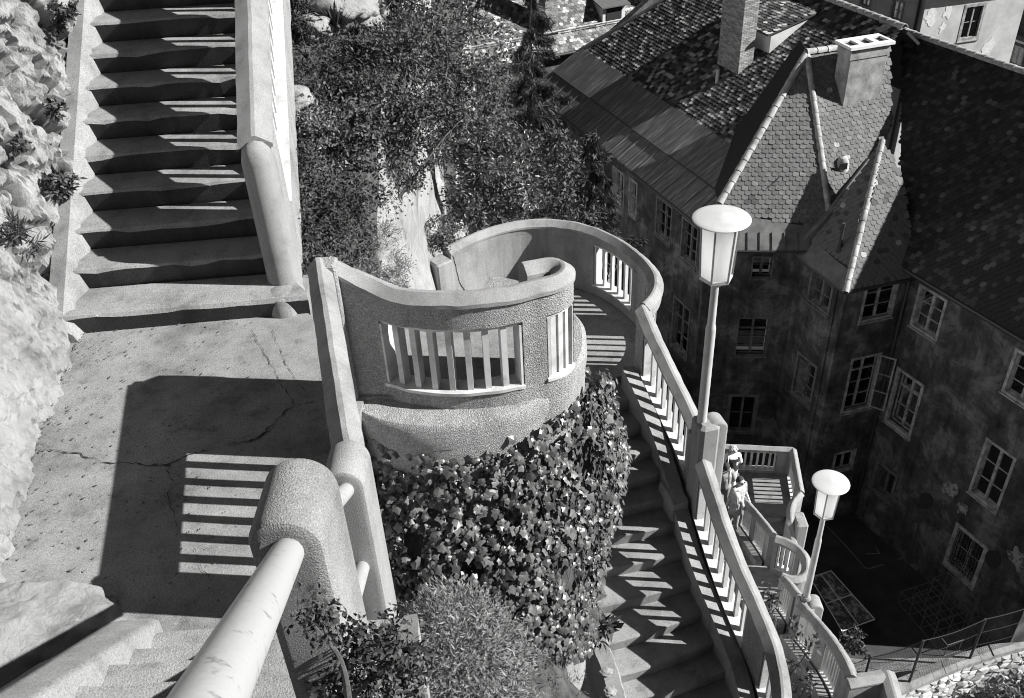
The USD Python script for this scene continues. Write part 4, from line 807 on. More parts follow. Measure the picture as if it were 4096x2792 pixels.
def blob(W, px, r, seed, h=0.012):
    """an irregular flake of bare plaster on a facade"""
    a, z = W.px(*px); n = 26; rr = np.random.default_rng(seed); ang = np.linspace(0, 2 * math.pi, n, endpoint=False)
    rad = r * (0.55 + 0.9 * meshkit.noise(np.c_[np.cos(ang) * 2.2, np.sin(ang) * 2.2, np.full(n, seed)], seed))
    return extrude(Polygon([(a + q * math.cos(x) * 0.8, z + q * math.sin(x)) for q, x in zip(rad, ang)]).buffer(0), W.o + W.n * 0.001, W.u, UP, W.n, h)
for i, (px, r) in enumerate((((3800, 1960), 0.42), ((3850, 2035), 0.25), ((4070, 2235), 0.4))): part(t, 'plaster_patch', blob(WA, px, r, 40 + i), M['patch'])

# ------------------------------------------------------------------ corner tower with its bay
dB = azv(75.9); Kp = WA.pt(K, 0)
WB = Wall(Kp, dB, np.array([0, -1.0, 0])); bcs, bcz = WB.px(3391, 1137); bc = WB.pt(bcs, 0)
dC = azv(-21.0); WC = Wall(bc, dC, np.array([-1.0, 0, 0])); tcs, tcz = WC.px(3204, 980); tc = WC.pt(tcs, 0)
dT = azv(97.0); WT = Wall(tc, dT, np.array([0, -1.0, 0])); tls, _ = WT.px(2828, 935); tl = WT.pt(tls, 0)
t = thing('courtyard_house', 'corner tower with a sunlit pointed tile roof, small bay and broad plastered chimney', 'building', tc + UP * CZ)
rB = [WB.rect((3474, 1130), (3591, 1107), (3559, 1260), (3444, 1280)), WB.rect((3411, 1440), (3516, 1420), (3478, 1620), (3372, 1648)), WB.rect((3345, 1820), (3417, 1800), (3405, 1860), (3332, 1885))]
build_wall(t, WB, bcs, 0.0, CZ - 0.5, -12.5, rB)
window(t, WB, rB[0]); wb = window(t, WB, rB[1], rows=(0.25, 0.5), transom=0.75, depth=0.2, label='tall window with one sash swung open'); window(t, WB, rB[2], rows=())
hx = WB.pt(rB[1][1], 0, 0.03); a0 = unit(WB.n * 0.75 + WB.u * 0.65); zz0, zz1 = rB[1][2], rB[1][3]; sash = MB(); sw = 0.56
for y0, y1 in ((zz0, zz0 + .05), (zz1 - .05, zz1), (zz0 + (zz1 - zz0) * .33 - .015, zz0 + (zz1 - zz0) * .33 + .015), (zz0 + (zz1 - zz0) * .66 - .015, zz0 + (zz1 - zz0) * .66 + .015)): sash.join(obox(hx + a0 * sw / 2 + UP * (y0 + y1) / 2, sw, 0.04, y1 - y0, a0, np.cross(UP, a0)))
for x in (0.03, sw - 0.03): sash.join(obox(hx + a0 * x + UP * (zz0 + zz1) / 2, 0.055, 0.044, zz1 - zz0 + .004, a0, np.cross(UP, a0)))
part(wb, 'open_sash', sash, M['wframe'])
rC = [WC.rect((3259, 1052), (3335, 1103), (3311, 1257), (3234, 1192)), WC.rect((3197, 1410), (3264, 1475), (3236, 1625), (3172, 1557))]
build_wall(t, WC, 0.4, tcs, CZ - 0.5, -12.5, rC, th=0.4)
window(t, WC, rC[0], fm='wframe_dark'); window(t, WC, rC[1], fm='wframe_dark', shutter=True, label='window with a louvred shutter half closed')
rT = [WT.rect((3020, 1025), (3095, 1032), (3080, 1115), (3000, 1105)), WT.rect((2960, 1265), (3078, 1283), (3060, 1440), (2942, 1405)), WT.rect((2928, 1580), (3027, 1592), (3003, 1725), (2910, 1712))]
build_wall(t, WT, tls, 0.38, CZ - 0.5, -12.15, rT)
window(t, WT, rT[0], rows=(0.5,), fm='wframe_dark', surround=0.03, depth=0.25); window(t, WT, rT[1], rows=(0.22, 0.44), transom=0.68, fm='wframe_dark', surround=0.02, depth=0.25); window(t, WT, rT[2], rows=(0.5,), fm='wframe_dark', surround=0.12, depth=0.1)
# tower roof
fT = unit(tc - tl); PT_ = Plane(np.r_[tl[:2], -12.28] + WT.n * 0.35, fT, -WT.n, 50)
apex = PT_.px(3227, 210); hR = PT_.px(3315, 840); hL = PT_.px(2880, 810); tb0, tb1 = PT_.px(2960, 868), PT_.px(3300, 925)
APEX = PT_.pt(*apex); HR = PT_.pt(*hR); HL = PT_.pt(*hL)
sB = 1.0
polyT = Polygon([(-0.1, 0.0), (PT_.uv(tc)[0] + 0.1, 0.0), hR, apex, (hL[0], hL[1])])
roofT = roof_slab(t, 'roof', PT_, polyT)
Qr = Z(3555, 165, APEX[2]); vR2 = unit(Qr - APEX)
nR2 = np.cross(vR2, HR - APEX); nR2 = unit(nR2 if nR2[2] > 0 else -nR2); wR2 = np.cross(nR2, vR2); wR2 = wR2 if wR2[2] > 0 else -wR2
class P2(Plane):
    def __init__(s, o, v, w, n): s.o, s.v, s.w, s.n = o, v, w, n
PR2 = P2(APEX, vR2, wR2, nR2)
hr2 = PR2.uv(HR); q2 = PR2.uv(Qr); low2 = PR2.px(3440, 760)
polyR2 = Polygon([(0, 0), (q2[0], 0), PR2.px(3570, 500), low2, hr2])
part(t, 'roof_face', extrude(polyR2, PR2.o - PR2.n * 0.14, PR2.v, PR2.w, PR2.n, 0.14), M['underroof'])
# left hidden face of the tower roof
lf = [APEX, HL, HL + np.array([0.3, 3.5, -0.3]), APEX + np.array([0.2, 1.5, 0])]
part(t, 'roof_face', (np.array(lf + [p - UP * 0.12 for p in lf]), BOXF), M['tiles_dark'])
# metal skirt at the tower eave with seams
sk = Polygon([(-0.15, -0.02), (PT_.uv(tc)[0] + 0.25, -0.02), (tb1[0] + 0.1, tb1[1] + .05), (tb0[0], tb0[1] + .05), (-0.1, 0.95)])
part(t, 'eave_flashing', extrude(sk, PT_.o + PT_.n * 0.004, PT_.v, PT_.w, PT_.n, 0.02), M['flashing'])
for i in range(9): a = 0.15 + i * 0.42; part(t, 'seam', bar(PT_.pt(a, 0.0, 0.04), PT_.pt(a, 0.62, 0.04), 0.025, 0.05), M['flashing'])
tp = polyT.difference(sk.buffer(0.02))
# bay roof
PB = Plane(np.r_[bc[:2], -12.58] + WB.n * 0.25, dB, -WB.n, 50); bA = PB.px(3530, 560); BAP = PB.pt(*bA)
ce = PB.uv(bc)[0] - 0.22
polyB = Polygon([(ce, 0), (PB.uv(Kp)[0] + 0.15, 0), PB.px(3605, 700), bA])
part(t, 'bay_roof', extrude(polyB, PB.o - PB.n * 0.12, PB.v, PB.w, PB.n, 0.12), M['underroof'])
BCR = PB.pt(ce, 0)
eC = np.r_[tc[:2], -12.58] + WC.n * 0.25; vC = unit(eC - BCR); nC2 = np.cross(vC, BAP - BCR); nC2 = unit(nC2 if nC2[2] > 0 else -nC2); wC2 = np.cross(nC2, vC); wC2 = wC2 if wC2[2] > 0 else -wC2
PC = P2(BCR, vC, wC2, nC2); cA = PC.uv(BAP); cE = PC.uv(eC); cV = PC.px(3318, 860)
polyC = Polygon([(0, 0), (cE[0] + 0.1, 0), cV, PC.px(3440, 700), cA]).buffer(0)
part(t, 'bay_roof', extrude(polyC, PC.o - PC.n * 0.12, PC.v, PC.w, PC.n, 0.12), M['underroof'])
fl_ = Polygon([(0, -0.02), (cE[0] + 0.1, -0.02), (cE[0] - 0.1, 0.75), (0.55, 0.62), (0.2, 0.2)])
part(t, 'eave_flashing', extrude(fl_, PC.o + PC.n * 0.004, PC.v, PC.w, PC.n, 0.02), M['flashing'])
tile_field([(PT_, tp, 0.235, 0.165), (PR2, polyR2, 0.21, 0.165), (PB, polyB, 0.21, 0.165), (PC, polyC.difference(fl_.buffer(0.02)), 0.21, 0.165)], roofT, 'tiles_even', [0.0, 0.12, 0.86, 0.0, 0.02], 102)
ridge_tiles(roofT, HL, APEX, 0.12, 0.42, up=unit(PT_.n + UP)); ridge_tiles(roofT, HR, APEX, 0.11, 0.42, up=unit(PT_.n + PR2.n)); ridge_tiles(roofT, APEX, Qr, 0.13, 0.4); ridge_tiles(roofT, BCR, BAP, 0.10, 0.4, up=unit(PB.n + PC.n))
vy0, vy1 = PC.pt(*cV, 0.05), np.array(PR2.pt(*PR2.px(3475, 640), 0.06))
part(t, 'valley_flashing', tube([np.r_[tc[:2], -12.5] + WC.n * .3, vy0, (vy0 + vy1) / 2, vy1], [0.16, 0.13, 0.12, 0.1], 8), M['flashing'], smooth=40)
vp = PC.pt(*PC.px(3357, 995)); part(t, 'vent_pipe', lathe([(0.09, -0.1), (0.09, 0.1), (0.055, 0.2), (0.05, 0.85), (0.065, 0.85), (0.065, 0.97), (0, 0.97)], vp, 14), M['gutter'], smooth=30)
dv = PR2.pt(*PR2.px(3370, 655)); part(t, 'roof_vent', lathe([(0.0, 0.42), (0.13, 0.36), (0.22, 0.2), (0.27, -0.3)], dv - UP * 0.12, 12), M['ridge'], 'half-round clay vent on the sunlit tiles', smooth=30)
part(t, 'vent_opening', obox(dv + unit(APEX * 0 + np.array([-.2, -1, 0])) * 0.24 + UP * 0.02, 0.26, 0.06, 0.22), M['black'])
gutter(t, PB.pt(ce, -.04, -.04), PB.pt(PB.uv(Kp)[0], -.04, -.04)); gutter(t, PC.pt(0, -.04, -.04), PC.pt(cE[0], -.04, -.04)); gutter(t, PT_.pt(-.1, -.04, -.04), PT_.pt(PT_.uv(tc)[0] + .2, -.04, -.04))
# plastered chimney on the right face
c2 = MB(); b0 = PR2.pt(*PR2.px(3369, 430)); b1 = PR2.pt(*PR2.px(3518, 395)); ex_ = unit((b1 - b0) * [1, 1, 0]); ey = np.array([-ex_[1], ex_[0], 0]); wd = np.linalg.norm((b1 - b0)[:2]); dep_ = 0.75
zt_ = b0[2] + 2.05; cc2 = (b0 + b1) / 2 * [1, 1, 0] + ey * dep_ / 2
part(t, 'chimney', cbox(cc2 + UP * (zt_ + b0[2] - 1.2) / 2, wd, dep_, zt_ - b0[2] + 1.2, ex_, ey, ch=0.02), M['chimney_plaster'], 'broad chimney of stained plaster with three flues')
def chimney_cap(t, ctr, sx, sy, z, ex_, ey, nfl):
    P = Polygon([(-sx / 2, -sy / 2), (sx / 2, -sy / 2), (sx / 2, sy / 2), (-sx / 2, sy / 2)])
    for i in range(nfl): x = -sx / 2 + sx * (i + 0.5) / nfl; P = P.difference(sbox(x - sx / nfl * 0.33, -sy * 0.27, x + sx / nfl * 0.33, sy * 0.27))
    part(t, 'chimney_cap', extrude(P, np.r_[ctr[:2], z], ex_, ey, UP, 0.10), M['capstone'])
    part(t, 'flue_bottom', obox(np.r_[ctr[:2], z + 0.012], sx * .9, sy * .6, 0.012, ex_, ey), M['black'])
chimney_cap(t, cc2, wd + 0.24, dep_ + 0.24, zt_, ex_, ey, 3)
part(t, 'chimney_band', obox(np.r_[cc2[:2], zt_ - 0.22], wd + 0.06, dep_ + 0.06, 0.3, ex_, ey), M['chimney_plaster'])

# ------------------------------------------------------------------ left wing: sunlit tile roof with a sheet-metal lower strip
e0, e1 = Z(2665, 792, -11.9), Z(2400, 580, -11.9); dL = unit(e1 - e0); upL = np.array([dL[1], -dL[0], 0])
PL = Plane(e0, dL, upL, 32); 
t = thing('courtyard_house', 'long left wing with speckled tile roof, streaked metal eave strip and tall brick chimney', 'building', e0 * [1, 1, 0] + UP * CZ)
f0, f1 = PL.px(2225, 285), PL.px(2760, 695); m0, m1 = PL.px(2345, 205), PL.px(2830, 555); vg = PL.px(2670, 0); rg0, rg1 = PL.px(3600, 110), PL.px(3320, 0)
sf, sm, sr = (f0[1] + f1[1]) / 2, (m0[1] + m1[1]) / 2, (rg0[1] + rg1[1]) / 2
vfar = f0[0]; k_ = (vg[0] - m0[0]) / (vg[1] - m0[1]); vEd = lambda s: m0[0] + k_ * (s - m0[1]) if s > sm else vfar
vnear = -3.2
roofL = roof_slab(t, 'roof', PL, Polygon([(vnear, 0), (vfar + 0.2, 0), (vfar, sm), (vEd(sr), sr), (rg0[0], sr), (rg0[0] - 1.0, sr * 0.6), (vnear, sm)]))
def uvmesh(t, name, P, poly, h, th, m, label=None):
    v, f = extrude(poly, P.o + P.n * h, P.v, P.w, P.n, th); path = numbered(str(t.GetPath()) + '/' + name); q = v - P.o
    mm = usdkit.mesh(stage, path, (v - root_loc(str(t.GetPath())), f), M[m], uv=np.c_[q @ P.v, q @ P.w]); return setd(mm.GetPrim(), label)
uvmesh(t, 'metal_strip', PL, Polygon([(vnear, -0.02), (vfar + .25, -0.02), (vfar + .1, sf - 0.05), (vnear, sf - 0.05)]), 0.004, 0.02, 'metal', 'lower strip of streaked sheet metal along the eave')
uvmesh(t, 'metal_strip', PL, Polygon([(vnear + 1.5, sf), (vfar + .1, sf), (vfar - .1, sm + 0.15), (vnear + 1.8, sm + 0.15)]), 0.03, 0.02, 'metal', 'upper strip of streaked sheet metal below the tiles')
part(t, 'strip_step', bar(PL.pt(vnear + 1.2, sf - 0.02, 0.035), PL.pt(vfar + .1, sf - 0.02, 0.035), 0.05, 0.05), M['gutter'])
a = vnear
while a < vfar: part(t, 'seam', bar(PL.pt(a, 0.0, 0.035), PL.pt(a, sf - .05, 0.035), 0.02, 0.03), M['metal']); a += 0.72
pt_ = Polygon([(-1.5, sm), (m0[0] + .05, sm), (vEd(sr), sr), (rg0[0] - 0.1, sr), (rg0[0] - 1.4, sr * 0.5), (-3.0, sm * 0.6)])
TL = [(PL, pt_, 0.20, 0.165)]
ridge_tiles(roofL, PL.pt(rg0[0] - .2, sr, 0.03), PL.pt(vEd(sr), sr, 0.03), 0.14, 0.4)
# far verge board and hidden end and back
part(t, 'verge_board', bar(PL.pt(vfar + .1, sm, 0.0), PL.pt(vEd(sr), sr, 0.0), 0.2, 0.08), M['wframe_dark']); part(t, 'verge_board', bar(PL.pt(vfar + .25, -0.02, -0.02), PL.pt(vfar + .1, sm, -0.02), 0.16, 0.06), M['wframe'])
bk = Plane(PL.pt(0, sr) + upL * 6 - UP * 6 * math.tan(math.radians(40)), dL, -upL, 40)
part(t, 'back_roof', extrude(Polygon([(rg0[0] - 1, 0), (vfar, 0), (vEd(sr), 7.8), (rg0[0] - .4, 7.8)]), bk.o - bk.n * .12, bk.v, bk.w, bk.n, 0.1), M['tiles_mixed'])
WL = Wall(e0 - upL * -0.45, dL, -upL)
rL = [WL.rect((2388, 600), (2416, 622), (2410, 742), (2383, 715)), WL.rect((2457, 672), (2497, 700), (2490, 850), (2450, 820)), WL.rect((2522, 715), (2547, 738), (2543, 870), (2515, 845)), WL.rect((2630, 790), (2687, 830), (2680, 980), (2625, 925)), WL.rect((2732, 870), (2795, 920), (2777, 1075), (2725, 1020)), WL.rect((2700, 1185), (2762, 1250), (2742, 1432), (2685, 1370))]
rL = [r for r in rL]
build_wall(t, WL, WL.px(2822, 935)[0] - 0.2, vfar, CZ - 0.5, -11.95, rL)
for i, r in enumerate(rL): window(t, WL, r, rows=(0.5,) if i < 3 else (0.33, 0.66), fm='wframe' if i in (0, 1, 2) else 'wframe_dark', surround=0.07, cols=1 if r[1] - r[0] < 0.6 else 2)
gutter(t, PL.pt(vnear + 0.6, -.05, -.05), PL.pt(vfar, -.05, -.05), 0.08)
We2 = Wall(WL.pt(vfar - 0.3, 0), upL, dL); part(t, 'end_wall', extrude(Polygon([(0, CZ), (14, CZ), (14, -11), (7.6, -6.8), (0, -11.8)]), We2.o - We2.n * 0.4, We2.u, UP, We2.n, 0.4), M['plaster'])
# shed dormer on the upper slope
da, db = PL.px(3076, 217), PL.px(3292, 48); vD = da[0]; sD0, sD1 = da[1], min(db[1], sr - 0.1); hD = 0.85; Wd = 3.4
front0, front1, back0, back1 = PL.pt(vD, sD0), PL.pt(vD + Wd, sD0), PL.pt(vD, sD1), PL.pt(vD + Wd, sD1)
dm = MB(); fu0, fu1 = front0 + UP * hD, front1 + UP * hD
dm.add([front0, back0, fu0, front1, back1, fu1], [[0, 1, 2], [3, 5, 4], [0, 2, 5], [0, 5, 3]])
part(t, 'dormer_walls', dm, M['plaster_light'], 'triangular pale side wall of the long dormer')
PD = Plane(fu0 - upL * 0.25 - UP * 0.03, dL, upL, math.degrees(math.atan2((back0 - fu0)[2], np.linalg.norm((back0 - fu0)[:2])))); sDl = np.linalg.norm(back0 - fu0) + 0.3
pD = Polygon([(-0.12, 0), (Wd + .12, 0), (Wd + .12, sDl), (-0.12, sDl)])
part(t, 'dormer_roof', extrude(pD, PD.o - PD.n * .06, PD.v, PD.w, PD.n, 0.06), M['underroof']); TL.append((PD, pD, 0.20, 0.165))
tile_field(TL, roofL, 'tiles_mixed', [0.3, 0.26, 0.2, 0.14, 0.10], 103)
# brick chimney with its courses
def brick_chimney(t, c, ex_, ey, wx, wy, z0, z1, label, seed, nfl=3, hero=300, cap=True):
    r = np.random.default_rng(seed); h = 0.067; L = 0.245
    ch = part(t, 'chimney', obox(np.r_[c[:2], (z0 + z1) / 2], wx - 0.03, wy - 0.03, z1 - z0, ex_, ey), M['mortar'], label)
    lst = []
    for k in range(int((z1 - z0) / h)):
        z = z1 - h * (k + 0.5)
        for (u, nrm, W, Dp) in ((ex_, ey, wx, wy), (ex_, -ey, wx, wy), (ey, ex_, wy, wx), (ey, -ex_, wy, wx)):
            n = max(2, int(round(W / L))); ww = W / n; st = (k % 2) * 0.5
            edges = [-W / 2] + [-W / 2 + ww * (i + st) for i in range(0 if st else 1, n)] + [W / 2]; edges = sorted(set(np.round(edges, 4)))
            for a, b in zip(edges[:-1], edges[1:]):
                if b - a < 0.03: continue
                ctr = np.r_[c[:2], z] + u * (a + b) / 2 + nrm * (Dp / 2 - 0.012 + r.random() * 0.005); lst.append((ctr, u, nrm, b - a - 0.012))
    vis = [(l[2] @ (C0 - l[0]) < 0, np.linalg.norm(l[0] - C0)) for l in lst]; order = sorted(range(len(lst)), key=lambda i: vis[i]); rest = MB()
    for j, i in enumerate(order):
        ctr, u, nrm, w = lst[i]; bx = obox(ctr, w, h - 0.013, 0.03, u, UP, nrm)
        if j < hero: part(ch, 'brick', bx, M['brick'][r.integers(3)])
        else: rest.join(bx)
    if rest.n: tonepart(ch, 'bricks', rest, M['brick_mixed'], np.repeat(r.random(rest.n // 8), 8))
    if cap: chimney_cap(t, np.r_[c[:2], 0], wx + 0.22, wy + 0.22, z1, ex_, ey, nfl)
cb = PL.px(2951, 302); cl_, cr = PL.px(2867, 260), PL.px(3012, 250); pc, pl_, pr_ = PL.pt(*cb), PL.pt(*cl_), PL.pt(*cr)
wl = abs(cl_[0] - cb[0]); wr_ = np.linalg.norm((pr_ - pc)[:2]); ctr = pc + dL * wl / 2 + upL * wr_ / 2
brick_chimney(t, ctr, dL, upL, wl, wr_, pc[2] - 0.3, pc[2] + 3.05, 'tall pale brick chimney with three flues', 5, 3)
sp = PL.pt(*PL.px(2868, 330)); part(t, 'vent_pipe', lathe([(0.08, -0.2), (0.08, 0.55), (0, 0.55)], sp, 12), M['pole'], smooth=30)

# ------------------------------------------------------------------ sunlit roof behind the trees, top centre
b0, b1 = D(2175, 228, 53.0), D(2350, 194, 53.0); b1 = Z(2350, 194, b0[2]); dG = unit(b1 - b0); upG = np.array([-dG[1], dG[0], 0])
PG = Plane(b0, dG, upG, 42)
t = thing('background_house', 'sunlit old tile roof with dormer and brick chimney beyond the conifer, top centre', 'building', b0 * [1, 1, 0] + UP * CZ)
pg = Polygon([(-9, 0), (12, 0), (12, 8.5), (-9, 8.5)])
roofG = roof_slab(t, 'roof', PG, pg)
part(t, 'wall', extrude(Polygon([(-9, CZ), (12, CZ), (12, b0[2] - .1), (-9, b0[2] - .1)]), PG.o * [1, 1, 0] + upG * 0.4, dG, UP, upG, 0.4), M['plaster'])
tile_field([(PG, pg, 0.235, 0.19)], roofG, 'tiles_bg', [0.1, 0.2, 0.3, 0.25, 0.15], 104)
gutter(t, PG.pt(-9, -.05, 0), PG.pt(12, -.05, 0), 0.09)
for s_, h_ in ((1.25, 0.22), (1.25, 0.36)): part(t, 'snow_guard_rail', tube([PG.pt(-6, s_, h_), PG.pt(0, s_, h_), PG.pt(9, s_, h_)], 0.025, 6), M['pole'])
for i in range(8): part(t, 'guard_bracket', bar(PG.pt(-5.5 + i * 2, 1.25, 0), PG.pt(-5.5 + i * 2, 1.25, 0.4), 0.03, 0.03), M['pole'])
cpx = PG.px(2210, 152); pc = PG.pt(*cpx); brick_chimney(t, pc + upG * 0.45, dG, upG, 0.8, 0.8, pc[2] - 0.4, pc[2] + 4.5, 'tall brick chimney on the sunlit roof', 6, 2, 150)
cpx = PG.px(2600, 40); pc = PG.pt(*cpx); brick_chimney(t, pc + upG * 0.4, dG, upG, 0.9, 0.8, pc[2] - 0.4, pc[2] + 2.5, 'second brick chimney half hidden by the roof in front', 7, 2, 100)
dq = PG.px(2455, 92); dw, dh = 0.75, 1.0; p0 = PG.pt(dq[0], dq[1]); dd2 = MB()
fq = [p0 - dG * dw, p0 + dG * dw, p0 + dG * dw + UP * dh, p0 - dG * dw + UP * dh]; lenb = dh / math.tan(math.radians(42)) + 1.4
part(t, 'dormer', (np.array(fq + [q + upG * lenb + (UP * 0.9 if i < 2 else UP * 0.25) for i, q in enumerate(fq)]), BOXF), M['plaster_light'])
part(t, 'dormer_opening', obox(p0 + UP * (dh * 0.55) - upG * 0.02, dw * 1.35, 0.04, dh * 0.7, dG, upG), M['black'])
rp = [p0 + UP * (dh + .05) - dG * (dw + .2) - upG * .3 - UP * .05, p0 + UP * (dh + .05) + dG * (dw + .2) - upG * .3 - UP * .05, p0 + UP * (dh + 0.55) + dG * (dw + .2) + upG * lenb, p0 + UP * (dh + 0.55) - dG * (dw + .2) + upG * lenb]
part(t, 'dormer_roof', (np.array(rp + [q + UP * 0.07 for q in rp]), BOXF), M['tiles_bg'])

# ------------------------------------------------------------------ pale house, top right
kh = D(3694, 60, 56.0)
WH = Wall(kh, azv(77), np.array([0, -1.0, 0])); WH2 = Wall(kh, azv(-23.5), np.array([-1.0, 0, 0]))
t = thing('background_house', 'pale plastered house in the top right corner, sunlit side with one white window', 'building', kh * [1, 1, 0] + UP * CZ)
rh = WH.rect((3868, 28), (3934, 22), (3907, 145), (3840, 155))
aH = WH.px(4064, 150)[0]; HT = WH.px(3800, -45)[1]
build_wall(t, WH, 0.0, aH, CZ, HT, [rh], 'plaster_light'); window(t, WH, rh, rows=(0.5,), surround=0.16, depth=0.1)
rh2 = [WH2.rect((3578, 0), (3617, 14), (3598, 85), (3560, 68)), WH2.rect((3450, -30), (3482, -22), (3478, 30), (3441, 15))]
build_wall(t, WH2, 0.41, 11, CZ, HT, rh2, 'plaster_light')
for r in rh2: window(t, WH2, r, rows=(0.5,), surround=0.12, depth=0.1)
part(t, 'eave', obox(WH.pt(aH / 2, HT + .14, 0.05), aH + .7, 0.9, 0.26, WH.u, WH.n), M['wframe_dark'])
part(t, 'eave', obox(WH2.pt(5.9, HT + .15, 0.05), 10.2, 0.9, 0.25, WH2.u, WH2.n), M['wframe_dark'])
part(t, 'roof', (np.array([WH.pt(-.4, HT + .28, .5), WH.pt(aH + .3, HT + .28, .5), WH.pt(aH + .3, HT + .28, -11), WH.pt(-.4, HT + .28, -11), WH.pt(2, HT + 2.2, -4), WH.pt(aH - 2, HT + 2.2, -4), WH.pt(aH - 2, HT + 2.2, -7), WH.pt(2, HT + 2.2, -7)]), BOXF), M['tiles_mixed'])
part(t, 'end_wall', obox(WH.pt(aH - 0.2, (HT + CZ) / 2, -4.5), 0.39, 8.2, HT - CZ - .02, WH.u, WH.n), M['plaster_light'])
part(t, 'drainpipe', tube([WH2.pt(0.35, HT, .1), WH2.pt(0.35, HT - 5, .1), WH2.pt(0.35, CZ, .1)], 0.07, 8), M['gutter'])
for i, (px, r) in enumerate((((3945, 195), 0.55), ((3720, 70), 0.4), ((3790, 50), 0.3), ((3770, 110), 0.25))): part(t, 'plaster_patch', blob(WH, px, r, 60 + i), M['patch_pale'])
kb = D(4085, 200, 74.0)
WK = Wall(kb, azv(-20), np.array([-1.0, -.3, 0]))
t = thing('background_house', 'shaded house with a railed balcony cut off by the right edge of the frame', 'building', kb * [1, 1, 0] + UP * CZ)
rk = WK.rect((4056, 175), (4096, 205), (4075, 275), (4036, 240))
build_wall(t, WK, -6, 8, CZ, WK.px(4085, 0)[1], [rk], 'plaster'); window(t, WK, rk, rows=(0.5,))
bz = WK.px(4085, 148)[1]
part(t, 'balcony', obox(WK.pt(0.2, bz, 0.45), 3.2, 0.9, 0.14, WK.u, WK.n), M['plaster_light'])
rl = MB()
for i in range(22): rl.join(bar(WK.pt(-1.35 + i * 0.148, bz + .05, 0.86), WK.pt(-1.35 + i * 0.148, bz + 0.95, 0.86), 0.02, 0.02))
rl.join(bar(WK.pt(-1.4, bz + 0.95, 0.86), WK.pt(1.8, bz + 0.95, 0.86), 0.04, 0.04)); rl.join(bar(WK.pt(-1.4, bz + 0.5, 0.86), WK.pt(1.8, bz + 0.5, 0.86), 0.02, 0.02))
part(t, 'balcony_railing', rl, M['darkmetal'])
# ------------------------------------------------------------------ rock, ground and planting
M['rock'] = mat('pale_limestone', {'g': ('geometry', {}), 'n': ('noise_texture', {'scale': 2.2, 'detail': 9, 'roughness': 0.7}), 'r': ('rgb_ramp', {'ramp': [(0.26, g(0.13)), (0.38, g(0.27)), (0.55, g(0.36)), (0.75, g(0.42))]}),
    'n0': ('noise_texture', {'scale': 4, 'detail': 4}), 'mx': ('mix_vector', {'fac': 0.13}), 'v': ('noise_texture', {'scale': 3.1, 'detail': 5, 'roughness': 0.55, 'distortion': 0.6}), 'vr': ('rgb_ramp', {'ramp': [(0.30, g(0.45)), (0.42, g(0.9)), (0.6, g(1.0))]}),
    'm': ('mix', {'mix_type': 'multiply', 'fac': 0.8}), 'b': ('noise_texture', {'scale': 28, 'detail': 8, 'roughness': 0.75}), 'u': ('bump', {'strength': 1.0, 'distance': 0.04}), 'p': ('principled_bsdf', {'roughness': 0.95, 'specular_ior_level': 0.1})},
    [('g.position', 'n.vector'), ('g.position', 'n0.vector'), ('g.position', 'mx.a'), ('n0.color', 'mx.b'), ('mx.result', 'v.vector'), ('g.position', 'b.vector'), ('n.fac', 'r.fac'), ('v.fac', 'vr.fac'), ('r.color', 'm.color1'), ('vr.color', 'm.color2'), ('m.color', 'p.base_color'), ('b.fac', 'u.height'), ('u.normal', 'p.normal')])
def leafmat(name, lo, hi, trans=0.3, rough=0.5, spec=0.4):
    return mat(name, {'a': ('attribute', {'attribute': 'st'}), 's': ('separate_xyz', {}), 'r': ('rgb_ramp', {'ramp': [(0.0, g(lo)), (0.7, g((lo + hi) / 2)), (1.0, g(hi))]}), 'p': ('principled_bsdf', {'roughness': rough, 'specular_ior_level': spec}), 't': ('translucent_bsdf', {}), 'x': ('mix_closure', {'fac': trans})},
               [('a.vector', 's.vector'), ('s.x', 'r.fac'), ('r.color', 'p.base_color'), ('r.color', 't.color'), ('p.BSDF', 'x.closure1'), ('t.BSDF', 'x.closure2')], 'x.closure')
M['leaf_dark'] = leafmat('dark_leaf', 0.022, 0.075, 0.15, 0.55, 0.25)
M['leaf_mid'] = leafmat('mid_leaf', 0.035, 0.12, 0.18, 0.55, 0.25)
M['leaf_pale'] = leafmat('pale_leaf', 0.09, 0.25, 0.15, 0.6, 0.2)
M['leaf_gloss'] = leafmat('glossy_ivy_leaf', 0.03, 0.125, 0.06, 0.4, 0.5)
M['needle'] = leafmat('conifer_needle', 0.02, 0.07)
M['bark'] = noisy('bark', 0.03, 0.10, 14, 0.95, 0.8, 40, 0.01)

